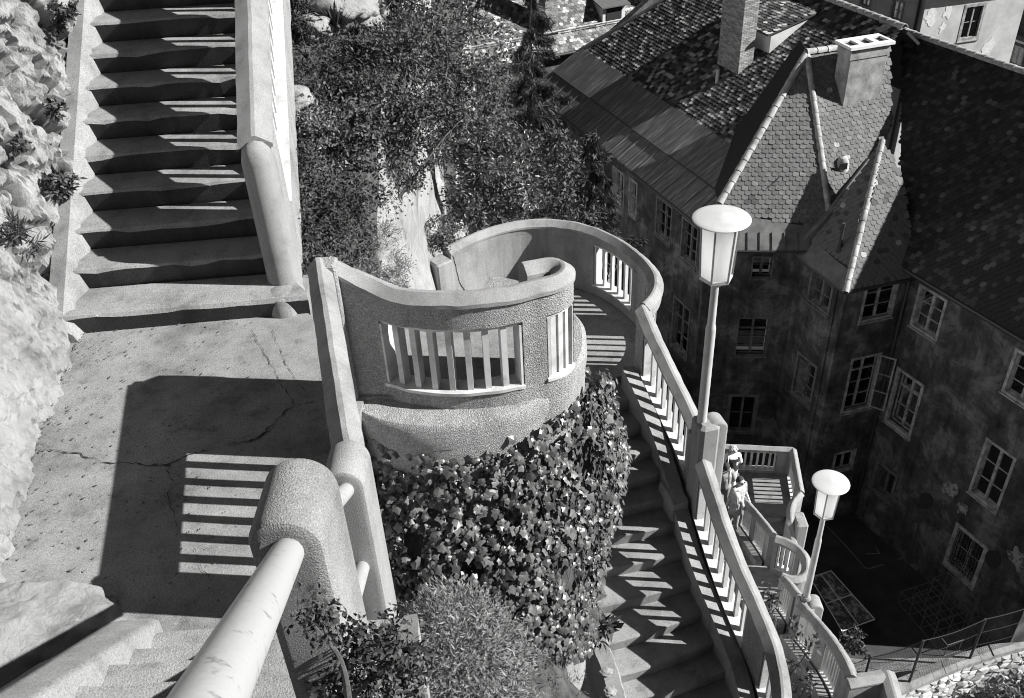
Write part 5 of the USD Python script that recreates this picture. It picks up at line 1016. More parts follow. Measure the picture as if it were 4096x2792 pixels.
def cloud(c, r, n, seed, shell=0.55, gap=0.46, freq=2.4, clump=True):
    """points spread through the outer volume of an ellipsoid, thinned into clumps"""
    q = np.random.default_rng(seed); c, r = np.asarray(c, float), np.broadcast_to(r, (3,)); out = []; need = n
    nc = max(10, int(n / 70)); cd = q.normal(size=(nc, 3)); cd /= np.linalg.norm(cd, axis=1, keepdims=True)
    cl = cd * ((1 - shell) + shell * q.random(nc) ** 0.5)[:, None] * (0.80 + 0.45 * meshkit.fbm(cd * 2.1 + seed, 2, seed))[:, None]
    if clump:
        k = q.integers(nc, size=n); sp = (0.11 + 0.12 * q.random(nc))[k][:, None]; o = q.normal(size=(n, 3)) * [1, 1, 0.6]
        p = c + (cl[k] + o * sp) * r; d = cd[k] * 0.55 + o * 0.6; d /= np.linalg.norm(d, axis=1, keepdims=True); return np.c_[p, d]
    while need > 0:
        d = q.normal(size=(need * 3 + 50, 3)); d /= np.linalg.norm(d, axis=1, keepdims=True)
        k = (1 - shell) + shell * q.random(len(d)) ** 0.6
        lump = 0.78 + 0.5 * meshkit.fbm(d * 2.1 + seed, 2, seed)
        p = c + d * (k * lump)[:, None] * r
        keep = (0.6 * meshkit.noise(p * freq / max(r.mean(), .3) * 0.9, seed + 1) + 0.4 * meshkit.noise(p * freq / max(r.mean(), .3) * 2.6, seed + 2)) > gap * (0.62 + q.random(len(p)) * 0.5)
        p, d = p[keep][:need], d[keep][:need]; out.append(np.c_[p, d]); need -= len(p)
    return np.vstack(out)
def leaves(pd, size, seed, aspect=0.5, up=0.4, spread=0.8, bend=0.25):
    """leaf blades (two triangles folded on the midrib) at points with outward directions; returns verts, faces, uv"""
    q = np.random.default_rng(seed); p, d = pd[:, :3], pd[:, 3:6]; n = len(p)
    t = q.normal(size=(n, 3)) * spread * 0.8 + d * 0.5; t /= np.linalg.norm(t, axis=1, keepdims=True)
    nn = d * 0.9 + UP * up * 0.8 + q.normal(size=(n, 3)) * spread * 0.42; s = np.cross(nn, t); s /= np.linalg.norm(s, axis=1, keepdims=True) + 1e-9; nn = np.cross(t, s)
    L = (size * (0.55 + 0.75 * q.random(n)))[:, None]; w = L * aspect / 2
    v = np.stack([p, p + t * L * .45 + s * w + nn * w * bend, p + t * L, p + t * L * .45 - s * w + nn * w * bend], 1).reshape(-1, 3)
    b = np.arange(n)[:, None] * 4; f = np.vstack([np.hstack([b, b + 1, b + 2]), np.hstack([b, b + 2, b + 3])])
    tone = np.repeat(q.random(n), 4); return v, f, np.c_[tone, tone]
def leafpart(parent, name, lv, m, kind='stuff', label=None):
    pp = str(parent.GetPath()); path = numbered(pp + '/' + name)
    v, f, uv = lv; mm = usdkit.mesh(stage, path, (v - root_loc(pp), f), M[m], uv=uv); return setd(mm.GetPrim(), label, None, None, kind)
def merge(ls):
    o, V, Fc, U = 0, [], [], []
    for v, f, u in ls: V.append(v); Fc.append(f + o); U.append(u); o += len(v)
    return np.vstack(V), np.vstack(Fc), np.vstack(U)
def stems(t, lines, name='stem', m='bark'):
    for pts, r0, r1 in lines:
        p = smooth_path(np.asarray(pts, float), 14) if len(pts) > 2 else np.asarray(pts, float); part(t, name, tube(p, np.linspace(r0, r1, len(p)), 6), M[m], smooth=50)
def bush(name, label, blobs, size, m, seed, cat='shrub', group=None, base=None, aspect=0.5, gap=0.46, stems_=None, clump=True, **kw):
    """blobs: [(centre, radii, leaf count)]"""
    base = np.asarray(base if base is not None else blobs[0][0] - UP * np.broadcast_to(blobs[0][1], (3,))[2] * 0.9, float)
    t = thing(name, label, cat, base, group); size = size * 1.25
    leafpart(t, 'foliage', merge([leaves(cloud(c, r, int(n * .8), seed + i, gap=gap, clump=clump), size, seed + 50 + i, aspect, **kw) for i, (c, r, n) in enumerate(blobs)]), m)
    lines = stems_ or [([base, base * 0.4 + np.asarray(c) * 0.6 + (0.05, 0, 0), np.asarray(c, float)], 0.03, 0.008) for c, r, n in blobs]
    stems(t, lines); return t
# far ground and courtyard
struct('ground', (np.array([(-900, -900, -26), (900, -900, -26), (900, 900, -26), (-900, 900, -26)], float), np.array([[0, 1, 2, 3]])), M['soil'])
M['asphalt'] = noisy('courtyard_asphalt', 0.03, 0.06, 1.2, 0.95, 0.4, 60, 0.01)
struct('courtyard', (np.array([(0, -5, CZ), (60, -5, CZ), (60, 60, CZ), (0, 60, CZ)], float), np.array([[0, 1, 2, 3]])), M['asphalt'])
# the hill that carries the stairs
def hz(x, y):
    yy = np.minimum(y, 12.5); top = 0.45 * (yy - 6.4) - 0.95 - 0.5 * (x + 1.75) + np.maximum(0, -x - 4.2) * 0.6
    r = np.where(x < 2.4, -4.7 - 0.45 * (x + 1.0), -6.2 - 1.9 * (x - 2.4)) - 0.62 * np.maximum(0, y - 8) * np.clip((x - 1.8) / 1.6, 0, 1) - np.maximum(0, y - 12.8) * np.clip((x + 1.0) / 1.2, 0, 1) * 1.6
    xe = -1.28 + 0.18 * np.maximum(0, 9.5 - y) * 0 - 0.06 * np.maximum(0, y - 11)
    k = np.clip((x - xe) / 0.42, 0, 1); k = k * k * (3 - 2 * k)
    z = top * (1 - k) + np.minimum(r, top) * k
    return np.maximum(z, CZ - 0.6)
xs = np.unique(np.r_[np.linspace(-14, -3, 24), np.linspace(-3, -1.5, 20), np.linspace(-1.5, -0.6, 34), np.linspace(-0.6, 12, 50)]); ys = np.linspace(5.2, 34, 190)
X, Y = np.meshgrid(xs, ys); Zz = hz(X, Y); Pg = np.stack([X, Y, Zz], -1).reshape(-1, 3)
gx = np.gradient(Zz, axis=1) / np.gradient(X, axis=1); steep = np.clip(np.abs(gx) / 3, 0, 1).reshape(-1)
dsp = (meshkit.fbm(Pg * [1.5, 1.5, 0.8], 5, 3) - 0.5) * 0.5; Pg[:, 2] += dsp * 0.5; Pg[:, 0] += (meshkit.fbm(Pg * [3.0, 2.0, 1.2], 5, 9) - 0.5) * 0.42 * steep
nx_, ny_ = len(xs), len(ys); idx = np.arange(nx_ * ny_).reshape(ny_, nx_)
fq = np.stack([idx[:-1, :-1], idx[:-1, 1:], idx[1:, 1:], idx[1:, :-1]], -1).reshape(-1, 4)
cen = Pg[fq].mean(1); keep = ~((cen[:, 0] < -1.9 - 0.1 * (cen[:, 1] - 6.4)) & (cen[:, 0] > -4.6) & (cen[:, 1] < 13)) & ~((cen[:, 1] < 6.6) & (cen[:, 0] < 1.3)) & ~((cen[:, 0] > 1.0) & (cen[:, 1] < 7.5))
fk = fq[keep]; st_ = steep[fk].mean(1) > 0.30
struct('hillside', (Pg, fk[~st_]), M['soil'], smooth=35); struct('cliff', (Pg, fk[st_]), M['rock'], smooth=35)
# low masonry under the landing so that nothing floats
struct('rock_footing', obox((-2.0, 4.4, -3.1), 1.6, 4.0, 5.2), M['rock'])

# the limestone wall left of the landing and the stairs
foot = smooth_path(np.array([(-3.02, 3.05, -0.1), (-3.05, 3.6, -0.02), (-3.17, 4.2, 0.0), (-3.36, 5.1, 0.0), (-3.54, 6.1, 0.0), (-3.76, 6.6, 0.18), (-3.82, 7.2, 0.60), (-3.88, 8.0, 1.08), (-3.99, 9.0, 1.68), (-4.1, 10.0, 2.25), (-4.25, 11.5, 3.1)]), 420)
tt = np.linspace(-0.25, 1, 190)
Rk = np.zeros((len(foot), len(tt), 3))
for i, p in enumerate(foot):
    for j, q in enumerate(tt):
        h = q * 3.6; Rk[i, j] = p + np.array([-1, 0, 0]) * (max(h, 0) * 0.40 + 0.05 * (h < 0) + 0.10 * max(0, h) ** 1.4 * 0.3) + UP * h
Rv = Rk.reshape(-1, 3); big = meshkit.fbm(Rv * [1.1, 1.3, 0.9], 4, 21) - 0.5; rid = 1 - np.abs(2 * meshkit.fbm(Rv * [2.2, 2.8, 2.0], 5, 31) - 1); sm_ = meshkit.fbm(Rv * 9, 4, 41) - 0.5
amp = np.clip((Rv[:, 1] - 4.5) / 2.5, 0.35, 1)
from scipy.spatial import cKDTree
def cells(P, sc, seed, warp):
    q = np.random.default_rng(seed); Q = P * sc + (np.stack([meshkit.fbm(P * 2.5 + k * 9, 3, seed + k) for k in range(3)], 1) - .5) * warp; lo, hi = Q.min(0) - 1, Q.max(0) + 1
    S = q.uniform(lo, hi, (int(np.prod(hi - lo)), 3)); d, i = cKDTree(S).query(Q, k=2); return d[:, 1] - d[:, 0], q.random(len(S))[i[:, 0]]
e1_, h1_ = cells(Rv, np.array([1.5, 2.2, 1.5]), 5, 1.2); e2_, h2_ = cells(Rv, np.array([4.0, 5.5, 4.0]), 6, 1.4)
up_ = np.clip((Rv[:, 1] - 5.2) / 1.6, 0.5, 1)
blk2 = 0.5 + ((h1_ - .5) * 0.7 - 1.1 * np.exp(-e1_ / 0.035) + (h2_ - .5) * 0.6 - 0.6 * np.exp(-e2_ / 0.04)) * up_
Rv = Rv + np.array([1.0, -0.25, 0.25]) * ((big * 0.26 + (rid - 0.7) * 0.16 + (blk2 - 0.5) * 0.17) * amp + sm_ * 0.09 + (meshkit.fbm(Rv * 22, 3, 43) - .5) * 0.06)[:, None]
tq = np.tile(np.clip((tt - 0.0) / 0.05, 0, 1), len(foot)); Rv[:, 0] -= 0.02 + (1 - tq) * 0.0
idx = np.arange(len(foot) * len(tt)).reshape(len(foot), len(tt)); fq = np.stack([idx[:-1, :-1], idx[1:, :-1], idx[1:, 1:], idx[:-1, 1:]], -1).reshape(-1, 4)
struct('rock_face', (Rv, fq), M['rock'], smooth=22)
ROCKPX = np.array([pr(p) for p in Rv])
def rock_at(px, py):
    d = np.hypot(ROCKPX[:, 0] - px, ROCKPX[:, 1] - py); c = np.argsort(d)[:12]; c = c[np.argmin(np.linalg.norm(Rv[c] - C0, axis=1))]; return Rv[c]
# boulder in the corner
bc_ = Z(170, 2640, 0.15); sp_ = trimesh.creation.icosphere(5, 1.0); v = np.array(sp_.vertices)
v = v * (1 + (meshkit.fbm(v * 1.6 + 5, 5, 51)[:, None] - 0.5) * 0.7 + (meshkit.fbm(v * 7, 3, 52)[:, None] - 0.5) * 0.12)
single('boulder', (v * [0.62, 0.50, 0.42] + bc_ + (-0.10, 0.0, -0.14), sp_.faces), M['rock'], 'pale boulder in the bottom left corner beside the stair kerb', 'rock', smooth=30)
# plants growing out of the rock wall
for i, (px, py, r, n) in enumerate(((205, 150, .13, 420), (185, 430, .07, 160), (222, 730, .12, 420), (60, 930, .13, 420), (75, 600, .05, 100), (255, 55, .09, 220))):
    c = rock_at(px, py) + np.array([0.05, -0.03, 0.02])
    bush('rock_plant', ['leafy tuft high on the rock wall near the top edge', 'small dark tuft in a rock crevice left of the upper steps', 'dark leafy plant on the rock beside the kerb halfway up the steps', 'grassy tuft at the left edge of the frame below the crevices', 'tiny tuft at the left edge in a vertical crack', 'leafy tuft against the kerb at the very top'][i], [(c, (r, r, r * 1.1), n)], 0.05 if i != 3 else 0.09, 'leaf_dark' if i % 2 else 'leaf_mid', 300 + i * 7, 'plant', 'plants on the rock wall', base=c, aspect=0.45 if i != 3 else 0.12)

# hillside shrubs right of the upper stairs
bush('shrub', 'dense dark shrub against the foot of the upper stair parapet', [(D(1290, 1010, 8.1), (.42, .5, .55), 7000), (D(1220, 1190, 7.5), (.28, .35, .35), 3500), (D(1420, 850, 9.0), (.42, .5, .42), 5000), (D(1200, 800, 8.6), (.28, .4, .5), 4500), (D(1380, 700, 9.3), (.4, .4, .36), 4500), (D(1330, 860, 8.7), (.36, .4, .4), 5000), (D(1480, 760, 9.4), (.25, .4, .3), 2500)], 0.034, 'leaf_dark', 401, gap=0.5)
bush('shrub', 'fine-leaved paler shrub spilling beside the white cliff', [(D(1500, 1010, 8.6), (.26, .4, .42), 8000), (D(1570, 1080, 8.2), (.16, .3, .22), 3000), (D(1420, 1120, 8.0), (.25, .3, .25), 3500)], 0.034, 'leaf_pale', 411, gap=0.42, aspect=0.2)
bush('shrub', 'pale sunlit shrub beside the parapet above the dark one', [(D(1250, 560, 9.3), (.36, .4, .36), 5000), (D(1180, 480, 9.6), (.22, .3, .22), 2200)], 0.03, 'leaf_pale', 421, gap=0.45)
bush('shrub', 'dark overhanging shrub with drooping twigs at the upper left', [(D(1230, 260, 10.2), (.4, .5, .36), 4500), (D(1340, 340, 10.4), (.42, .5, .28), 4000), (D(1180, 90, 10.6), (.24, .3, .42), 2600)], 0.04, 'leaf_dark', 431, gap=0.52, aspect=0.3)
bush('shrub', 'dark leafy mass at the top edge behind the yucca', [(D(1600, 40, 13.5), (.8, .6, .55), 5000), (D(1440, 130, 13.0), (.4, .5, .35), 2500), (D(1760, 60, 14.5), (.6, .6, .6), 3500), (D(1560, 300, 10.9), (.22, .4, .42), 2600), (D(1540, 110, 11.6), (.26, .4, .4), 2600), (D(1555, 500, 10.2), (.18, .3, .32), 1700)], 0.055, 'leaf_dark', 441, gap=0.5)
bush('shrub', 'low flowering cushion plant beside the end of the horseshoe parapet', [(D(1745, 925, 11.6), (.30, .3, .2), 1800), (D(1800, 950, 12.0), (.2, .2, .16), 900)], 0.04, 'leaf_mid', 451)
yc = D(1345, 125, 10.7); yb = MB()
for i in range(34):
    a, e = rng.random() * 6.28, 0.5 + rng.random() * 0.9; d = np.array([math.cos(a) * math.cos(e), math.sin(a) * math.cos(e), math.sin(e)]); L = 0.28 + 0.14 * rng.random(); s = unit(np.cross(d, UP)) * 0.018
    yb.add([yc - s, yc + s, yc + d * L * .6 + s * .9, yc + d * L, yc + d * L * .6 - s * .9], [[0, 1, 2], [0, 2, 4], [4, 2, 3]])
t = thing('yucca', 'spiky yucca on the white rocks near the top edge', 'plant', yc); part(t, 'leaf_rosette', yb, M['leaf_mid'] )
# white rocks near the top
for i, (px, py, h, r) in enumerate(((1330, 20, 11.1, .42), (1255, 110, 10.7, .2), (1480, 100, 11.0, .16), (1170, 400, 9.5, .2), (1420, 30, 11.1, .28))):
    sp_ = trimesh.creation.icosphere(3, 1.0); v = np.array(sp_.vertices); v = v * (1 + (meshkit.fbm(v * 1.7 + i * 9, 4, 60 + i)[:, None] - 0.5) * 0.9)
    single('rock', (v * [r, r, r * .7] + D(px, py, h), sp_.faces), M['rock'], ['large white rock at the top edge behind the yucca', 'small white rock left of the yucca', 'pale stone right of the yucca among dark leaves', 'pale rock against the upper stair parapet', 'white rock at the top edge right of the yucca'][i], 'rock', smooth=30)
# the many-stemmed small tree in front of the cliff
tb = D(1480, 860, 9.4); cr = [(D(1330, 480, 9.6), (.55, .5, .42), 4200), (D(1560, 380, 10.0), (.6, .6, .5), 5200), (D(1780, 330, 10.6), (.6, .5, .5), 4200), (D(1700, 520, 10.2), (.5, .5, .42), 3600), (D(1900, 440, 11.0), (.45, .4, .4), 2600), (D(1500, 430, 9.8), (.5, .4, .4), 3000), (D(1560, 230, 10.4), (.5, .4, .4), 2600), (D(1480, 600, 9.6), (.42, .4, .3), 2200), (D(1640, 640, 9.9), (.36, .4, .28), 1600), (D(1650, 190, 11.0), (.5, .5, .38), 2600), (D(1420, 260, 10.6), (.45, .4, .36), 2400), (D(1850, 220, 11.5), (.4, .4, .35), 1800)]
lines = []
for i, (px, py) in enumerate(((1330, 480), (1560, 380), (1780, 330), (1700, 520), (1900, 440), (1480, 600), (1650, 190), (1420, 260), (1620, 620))):
    b = D(1440 + i * 14, 870 + (i % 3) * 20, 9.35); e = D(px, py, 10.0 + .05 * i); m1 = D(1470 + (px - 1470) * 0.35 + i * 3, 760 - i * 4, 9.5)
    lines.append(([b, m1, m1 * .45 + e * .55 + (0, 0, .08), e], 0.022, 0.004))
    for q in range(3):
        e2 = e + rng.normal(size=3) * [.4, .3, .25]; lines.append(([m1 * .4 + e * .6, m1 * .2 + e * .6 + e2 * .2, e2], 0.008, 0.002))
bush('small_tree', 'many-stemmed small tree with fine leaves spreading in front of the white cliff', cr, 0.042, 'leaf_mid', 501, 'tree', base=tb, stems_=lines, gap=0.60)
# round dark evergreen
bush('evergreen_tree', 'rounded dark evergreen with glossy drooping leaves behind the horseshoe parapet', [(D(1960, 690, 15.5), (.72, .8, .95), 9000), (D(1900, 560, 15.6), (.5, .6, .5), 3500), (D(2040, 800, 15.2), (.42, .5, .5), 3500), (D(1860, 800, 15.0), (.36, .5, .5), 3000)], 0.085, 'leaf_gloss', 521, 'tree', base=D(1960, 950, 15.6) - UP * 3, aspect=0.34, gap=0.44)
# conifer
def conifer(label, base, top, reach, n, seed, name='conifer'):
    q = np.random.default_rng(seed); base, top = np.asarray(base, float), np.asarray(top, float); t = thing(name, label, 'tree', base)
    part(t, 'trunk', tube([base, base * .5 + top * .5 + (0.03, 0, 0), top], [0.10, 0.06, 0.012], 8), M['bark'], smooth=50)
    V = []; br = MB()
    for i in range(n):
        k = (i + q.random()) / n; p = base + (top - base) * (1 - k ** 0.9); a = q.random() * 6.28 + i * 2.4; R = reach * (0.12 + 0.88 * k) * (0.6 + 0.6 * q.random()); d = np.array([math.cos(a), math.sin(a), 0])
        s = np.linspace(0, 1, 12)[:, None]; cur = p + d * R * s + UP * (0.10 * s - 0.42 * s ** 2 + 0.22 * s ** 4) * R
        part(t, 'branch', tube(cur[::2], np.linspace(0.02, 0.004, 6), 4), M['bark'])
        m = int(260 * R / reach) + 60; ss = q.random(m) ** 0.7; cp = np.stack([np.interp(ss, s[:, 0], cur[:, j]) for j in range(3)], 1)
        side = np.cross(d, UP); off = (q.random(m) - .5)[:, None] * side * 0.34 * R * (1.1 - ss[:, None]); hang = -np.abs(q.normal(size=m))[:, None] * UP * 0.16
        pd = np.c_[cp + off + hang * (0.4 + np.abs(off).sum(1, keepdims=True)), np.tile(-UP * 0.8, (m, 1)) + d * 0.6]
        V.append(leaves(np.repeat(pd, 3, 0) + np.c_[q.normal(size=(m * 3, 3)) * 0.03, np.zeros((m * 3, 3))], 0.15, seed + i, 0.2, 0.2, 0.45))
    leafpart(t, 'needles', merge(V), 'needle')
conifer('slender dark conifer with drooping boughs in front of the sunlit background roof', D(2095, 1000, 21.0), D(2128, -60, 21.0), 2.1, 70, 601)
conifer('second drooping conifer bough mass in front of the sheet-metal roof strip', D(2350, 1050, 20.0), D(2385, 520, 20.0), 1.5, 40, 640)
for i, (px, py, h, r, n, m) in enumerate(((2230, 700, 18.5, (.6, .6, .9), 2600, 'leaf_mid'), (2250, 870, 17.5, (.7, .6, .6), 3000, 'leaf_dark'), (1900, 260, 24, (1.3, 1, 1.2), 3200, 'leaf_mid'), (1830, 500, 19, (.7, .7, .9), 2600, 'leaf_mid'), (2060, 480, 22, (.9, .8, 1.0), 2600, 'leaf_mid'))):
    bush('deciduous_tree', ['light twiggy tree between the conifer and the dark evergreen', 'dark bush just above the rim of the horseshoe parapet', 'hazy pale-leaved tree before the background roof', 'pale-leaved tree between the small tree and the evergreen', 'thin-leaved tree around the conifer trunk'][i], [(D(px, py, h), r, n)], 0.085, m, 700 + i * 9, 'tree', gap=0.62, base=D(px, py, h) - UP * (r[2] + 3))
struct('garden_slope', (np.array([(-14, 15, -6), (3, 14, -9), (6, 34, -20), (-14, 40, -14), (-14, 15, -30), (3, 14, -30), (6, 34, -30), (-14, 40, -30)], float), BOXF), M['soil'])
tw = thing('bare_twigs', 'bare twigs seen through the bars of the horseshoe parapet', 'plant', D(2420, 1190, 14)); tl_ = []
for i in range(16):
    a = D(2380 + i * 5, 1230, 14.0); b = D(2360 + rng.random() * 130, 1000 + rng.random() * 120, 14.0 + rng.random() * .6); tl_.append(([a, (a + b) / 2 + rng.normal(size=3) * .05, b], 0.012, 0.003))
stems(tw, tl_, 'twig', 'ridge')

# ivy bank under the balcony
PHI = np.array([-165, -135, -110, -90, -65, -40, -15, 20, 62]); ZT = np.array([-0.40, -0.30, -0.40, -0.44, -0.40, -0.30, -0.34, -0.85, -1.7]); RT = np.array([1.0, 1.06, 1.06, 1.04, 1.05, 1.08, 1.12, 1.12, 1.10]); RB = np.array([1.2, 1.35, 1.40, 1.40, 1.36, 1.16, 1.03, 1.02, 1.02]); ZB = np.array([-1.6, -1.7, -1.9, -2.2, -2.7, -3.3, -3.6, -3.4, -3.3])
def ivy_pt(ph, tq, out=0.0):
    r0, r1, z0, z1 = (np.interp(ph, PHI, a) for a in (RT, RB, ZT, ZB)); a = np.radians(ph); bul = 0.08 * np.sin(np.pi * np.clip(tq, 0, 1)) + 0.22 * np.exp(-((tq - 0.28) / 0.2) ** 2) * np.clip((ph + 40) / 50, 0, 1) + 0.13 * (meshkit.fbm(np.c_[ph / 16, tq * 4, 0 * tq], 3, 5) - .5)
    r = r0 + (r1 - r0) * tq ** 1.15 + bul + out; return np.c_[dc[0] + r * np.cos(a), dc[1] + r * np.sin(a), z0 + (z1 - z0) * tq]
pg_, tg_ = np.meshgrid(np.linspace(-165, 62, 76), np.linspace(0, 1.08, 40)); iv = ivy_pt(pg_.ravel(), tg_.ravel() + 0.02, -0.13); idx = np.arange(76 * 40).reshape(40, 76)
struct('ivy_bank', (np.c_[iv[:, :2], iv[:, 2] - 0.05], np.stack([idx[:-1, :-1], idx[:-1, 1:], idx[1:, 1:], idx[1:, :-1]], -1).reshape(-1, 4)), M['soil'], smooth=40)
IVY = np.array([(0, 0), (.18, .02), (.44, .04), (.40, .24), (.54, .50), (.30, .62), (0, 1.0), (-.30, .62), (-.54, .50), (-.40, .24), (-.44, .04), (-.18, .02)])
IVF = np.array([[12, i, (i + 1) % 12] for i in range(12)])
q = np.random.default_rng(77); NI = 11000; ph = q.uniform(-158, 56, NI); tq = q.random(NI) ** 0.9 * 1.02 - 0.03
# sprigs above the rim on the left and beside the rail post
pts = ivy_pt(ph, np.clip(tq, 0, 1.0), 0); pts += np.c_[np.zeros((NI, 2)), np.where(tq < 0.03, q.random(NI) * 0.12, 0)]
ga = np.radians(ph); outd = np.c_[np.cos(ga), np.sin(ga), np.full(NI, 0.35)]; outd /= np.linalg.norm(outd, axis=1, keepdims=True)
dense = meshkit.noise(np.c_[ph / 9, tq * 9, 0 * tq], 13); keep = dense > (0.20 + 0.16 * q.random(NI)) * np.clip(tq / 0.2, 0.3, 1); pts, outd, ph = pts[keep], outd[keep], ph[keep]; NI = len(pts)
pts += outd * (q.random(NI)[:, None] ** 2 * 0.09 + 0.005)
LV = []
for i in range(NI):
    n_ = outd[i] + q.normal(size=3) * 0.45 + UP * 0.35 + SUN * 0.45; n_ /= np.linalg.norm(n_); tip = -UP * 0.9 + q.normal(size=3) * 0.6; tip -= n_ * (tip @ n_); tip /= np.linalg.norm(tip); s_ = np.cross(tip, n_)
    L = 0.026 + 0.064 * q.random() ** 1.5; P_ = IVY * L; fold = -0.25 * np.abs(P_[:, 0]) - 0.3 * P_[:, 1] ** 2 / L
    v = pts[i] + P_[:, :1] * s_ + P_[:, 1:] * tip + fold[:, None] * n_; LV.append(np.vstack([v, pts[i] + tip * L * .30]))
dist_ = np.array([np.linalg.norm(v[12] - C0) / (np.linalg.norm(v[6] - v[0]) + 1e-6) - 400 * max(0, (outd[i] @ (C0 - v[12]))) / 10 for i, v in enumerate(LV)])
hero = set(np.argsort(dist_)[:300].tolist())
t = thing('ivy', 'mass of glossy ivy hanging over the bank below the curved balcony', 'ivy', np.array([0.0, 5.0, -1.5]))
V, U, n = [], [], 0
for i, v in enumerate(LV):
    if i in hero: leafpart(t, 'leaf', (v, IVF, np.full((13, 2), q.random())), 'leaf_gloss', None)
    else: V.append(v); U.append(np.full((13, 2), q.random()))
leafpart(t, 'leaves', (np.vstack(V), (IVF[None] + 13 * np.arange(len(V))[:, None, None]).reshape(-1, 3), np.vstack(U)), 'leaf_gloss')
for i in range(26):
    a = q.uniform(-150, 40); tq_ = np.linspace(q.random() * .2, .4 + .6 * q.random(), 10); stems(t, [(ivy_pt(a + np.cumsum(q.normal(size=10)) * 2.5, tq_, 0.03), 0.006, 0.002)], 'runner')
# planting bed in front
xs = np.linspace(-0.66, 1.25, 50); ys = np.linspace(1.2, 4.75, 90); X, Y = np.meshgrid(xs, ys)
Zb = -1.75 - 1.5 * (X + 0.3) - np.maximum(0, X - 0.55) * 2.2 - 0.12 * (Y - 4) + 0.25 * np.maximum(0, 3.0 - Y)
Zb += (meshkit.fbm(np.stack([X * 2.4, Y * 2.4, X * 0], -1), 5, 71) - .5) * 0.7
idx = np.arange(X.size).reshape(X.shape); struct('planting_bed', (np.stack([X, Y, Zb], -1).reshape(-1, 3), np.stack([idx[:-1, :-1], idx[:-1, 1:], idx[1:, 1:], idx[1:, :-1]], -1).reshape(-1, 4)), M['soil'], smooth=40)
def bed(x, y): return -1.75 - 1.5 * (x + 0.3) - max(0, x - 0.55) * 2.2 - 0.12 * (y - 4)
dm_c = D(1820, 2640, 3.72)
bush('dome_shrub', 'rounded pale shrub with fine needle leaves in front of the ivy', [(dm_c, (.47, .46, .50), 22000), (dm_c + (.10, -.25, -.2), (.45, .4, .45), 7000)], 0.036, 'leaf_pale', 801, gap=0.36, aspect=0.22, spread=0.6, clump=False, base=dm_c - UP * .5)
gc = []
BEDP = np.stack([X, Y, Zb], -1).reshape(-1, 3)
for i in range(70):
    x, y = -0.2 + rng.random() * 1.1, 3.0 + rng.random() * 1.75; b_ = BEDP[np.argmin((BEDP[:, 0] - x) ** 2 + (BEDP[:, 1] - y) ** 2)]; gc.append((b_ + UP * .02, (.13, .13, .07), 230))
t = thing('ground_cover', 'low matted plants on the bed below the dome shrub', 'ground cover', (0.4, 4.2, -2.4), kind='stuff'); leafpart(t, 'foliage', merge([leaves(cloud(c, r, n_, 820 + i, gap=.3), 0.025, 850 + i, .3) for i, (c, r, n_) in enumerate(gc)]), 'leaf_mid')
for i, (px, py, z, r) in enumerate(((2105, 2620, -2.25, .10), (2150, 2645, -2.4, .07), (2425, 2690, -3.5, .05), (2440, 2765, -3.6, .05), (2240, 2560, -2.6, .09), (2050, 2600, -2.1, .06))):
    sp_ = trimesh.creation.icosphere(3, 1.0); v = np.array(sp_.vertices); v = v * (1 + (meshkit.fbm(v * 1.8 + i * 7, 4, 90 + i)[:, None] - 0.5) * 0.9)
    single('stone', (v * [r * 1.3, r, r * .7] + Z(px, py, z), sp_.faces), M['rock'], ['flat white stone right of the dome shrub', 'white stone beside the flat one', 'pale rock on the brink above the low stair kerb', 'lowest pale rock at the bottom edge by the kerb', 'pale stone at the foot of the ivy', 'tiny white stone touching the dome shrub'][i], 'stone', smooth=30)
bush('shrub', 'broad-leaved dark plant drooping over the low stair kerb', [(Z(2370, 2440, -3.6), (.13, .13, .2), 130), (Z(2400, 2520, -3.8), (.12, .12, .16), 110)], 0.11, 'leaf_dark', 861, aspect=0.4)
# twiggy shrub closest to the viewer
def D2(px, py, h=1.42): return D(px, py, h)
br = [[(1395, 2820), (1380, 2700), (1340, 2600), (1270, 2520), (1200, 2440), (1170, 2415)], [(1340, 2600), (1290, 2500), (1262, 2440), (1240, 2400)], [(1380, 2700), (1450, 2610), (1500, 2560), (1540, 2540)], [(1450, 2610), (1440, 2540), (1400, 2500)], [(1395, 2820), (1480, 2720), (1560, 2650), (1590, 2560), (1560, 2480), (1510, 2450)], [(1480, 2720), (1600, 2720), (1690, 2690)], [(1560, 2650), (1640, 2610), (1680, 2590)], [(1340, 2600), (1250, 2490), (1170, 2500)], [(1395, 2820), (1330, 2760), (1290, 2730)]]
lines = []; pd = []
for i, b in enumerate(br):
    p = smooth_path(np.array([D2(px, py, 1.38 + 0.012 * i) for px, py in b]), 30); lines.append((p[::3], 0.010 if i in (0, 4) else 0.005, 0.002))
    n = 130 if i not in (0, 7) else 45; k = rng.integers(12 if i else 14, 30, n); o = rng.normal(size=(n, 3)) * 0.017; pd.append(np.c_[p[k] + o, o / np.linalg.norm(o, axis=1, keepdims=True)])
for (px, py, r, n) in ((1560, 2680, .11, 420), (1480, 2740, .10, 380), (1650, 2740, .10, 350), (1560, 2770, .12, 420), (1400, 2600, .06, 130), (1300, 2450, .035, 60), (1520, 2560, .05, 120)): pd.append(cloud(D2(px, py, 1.45), r * .82, n, px, gap=.5))
bush('thorny_shrub', 'twiggy small-leaved shrub in the foreground in front of the rail post', [(D2(1500, 2700), .05, 20)], 0.020, 'leaf_dark', 871, stems_=lines, base=D2(1395, 2820))
par = stage.GetPrimAtPath('/World/thorny_shrub'); leafpart(par, 'foliage', leaves(np.vstack(pd), 0.018, 872, 0.62), 'leaf_dark')
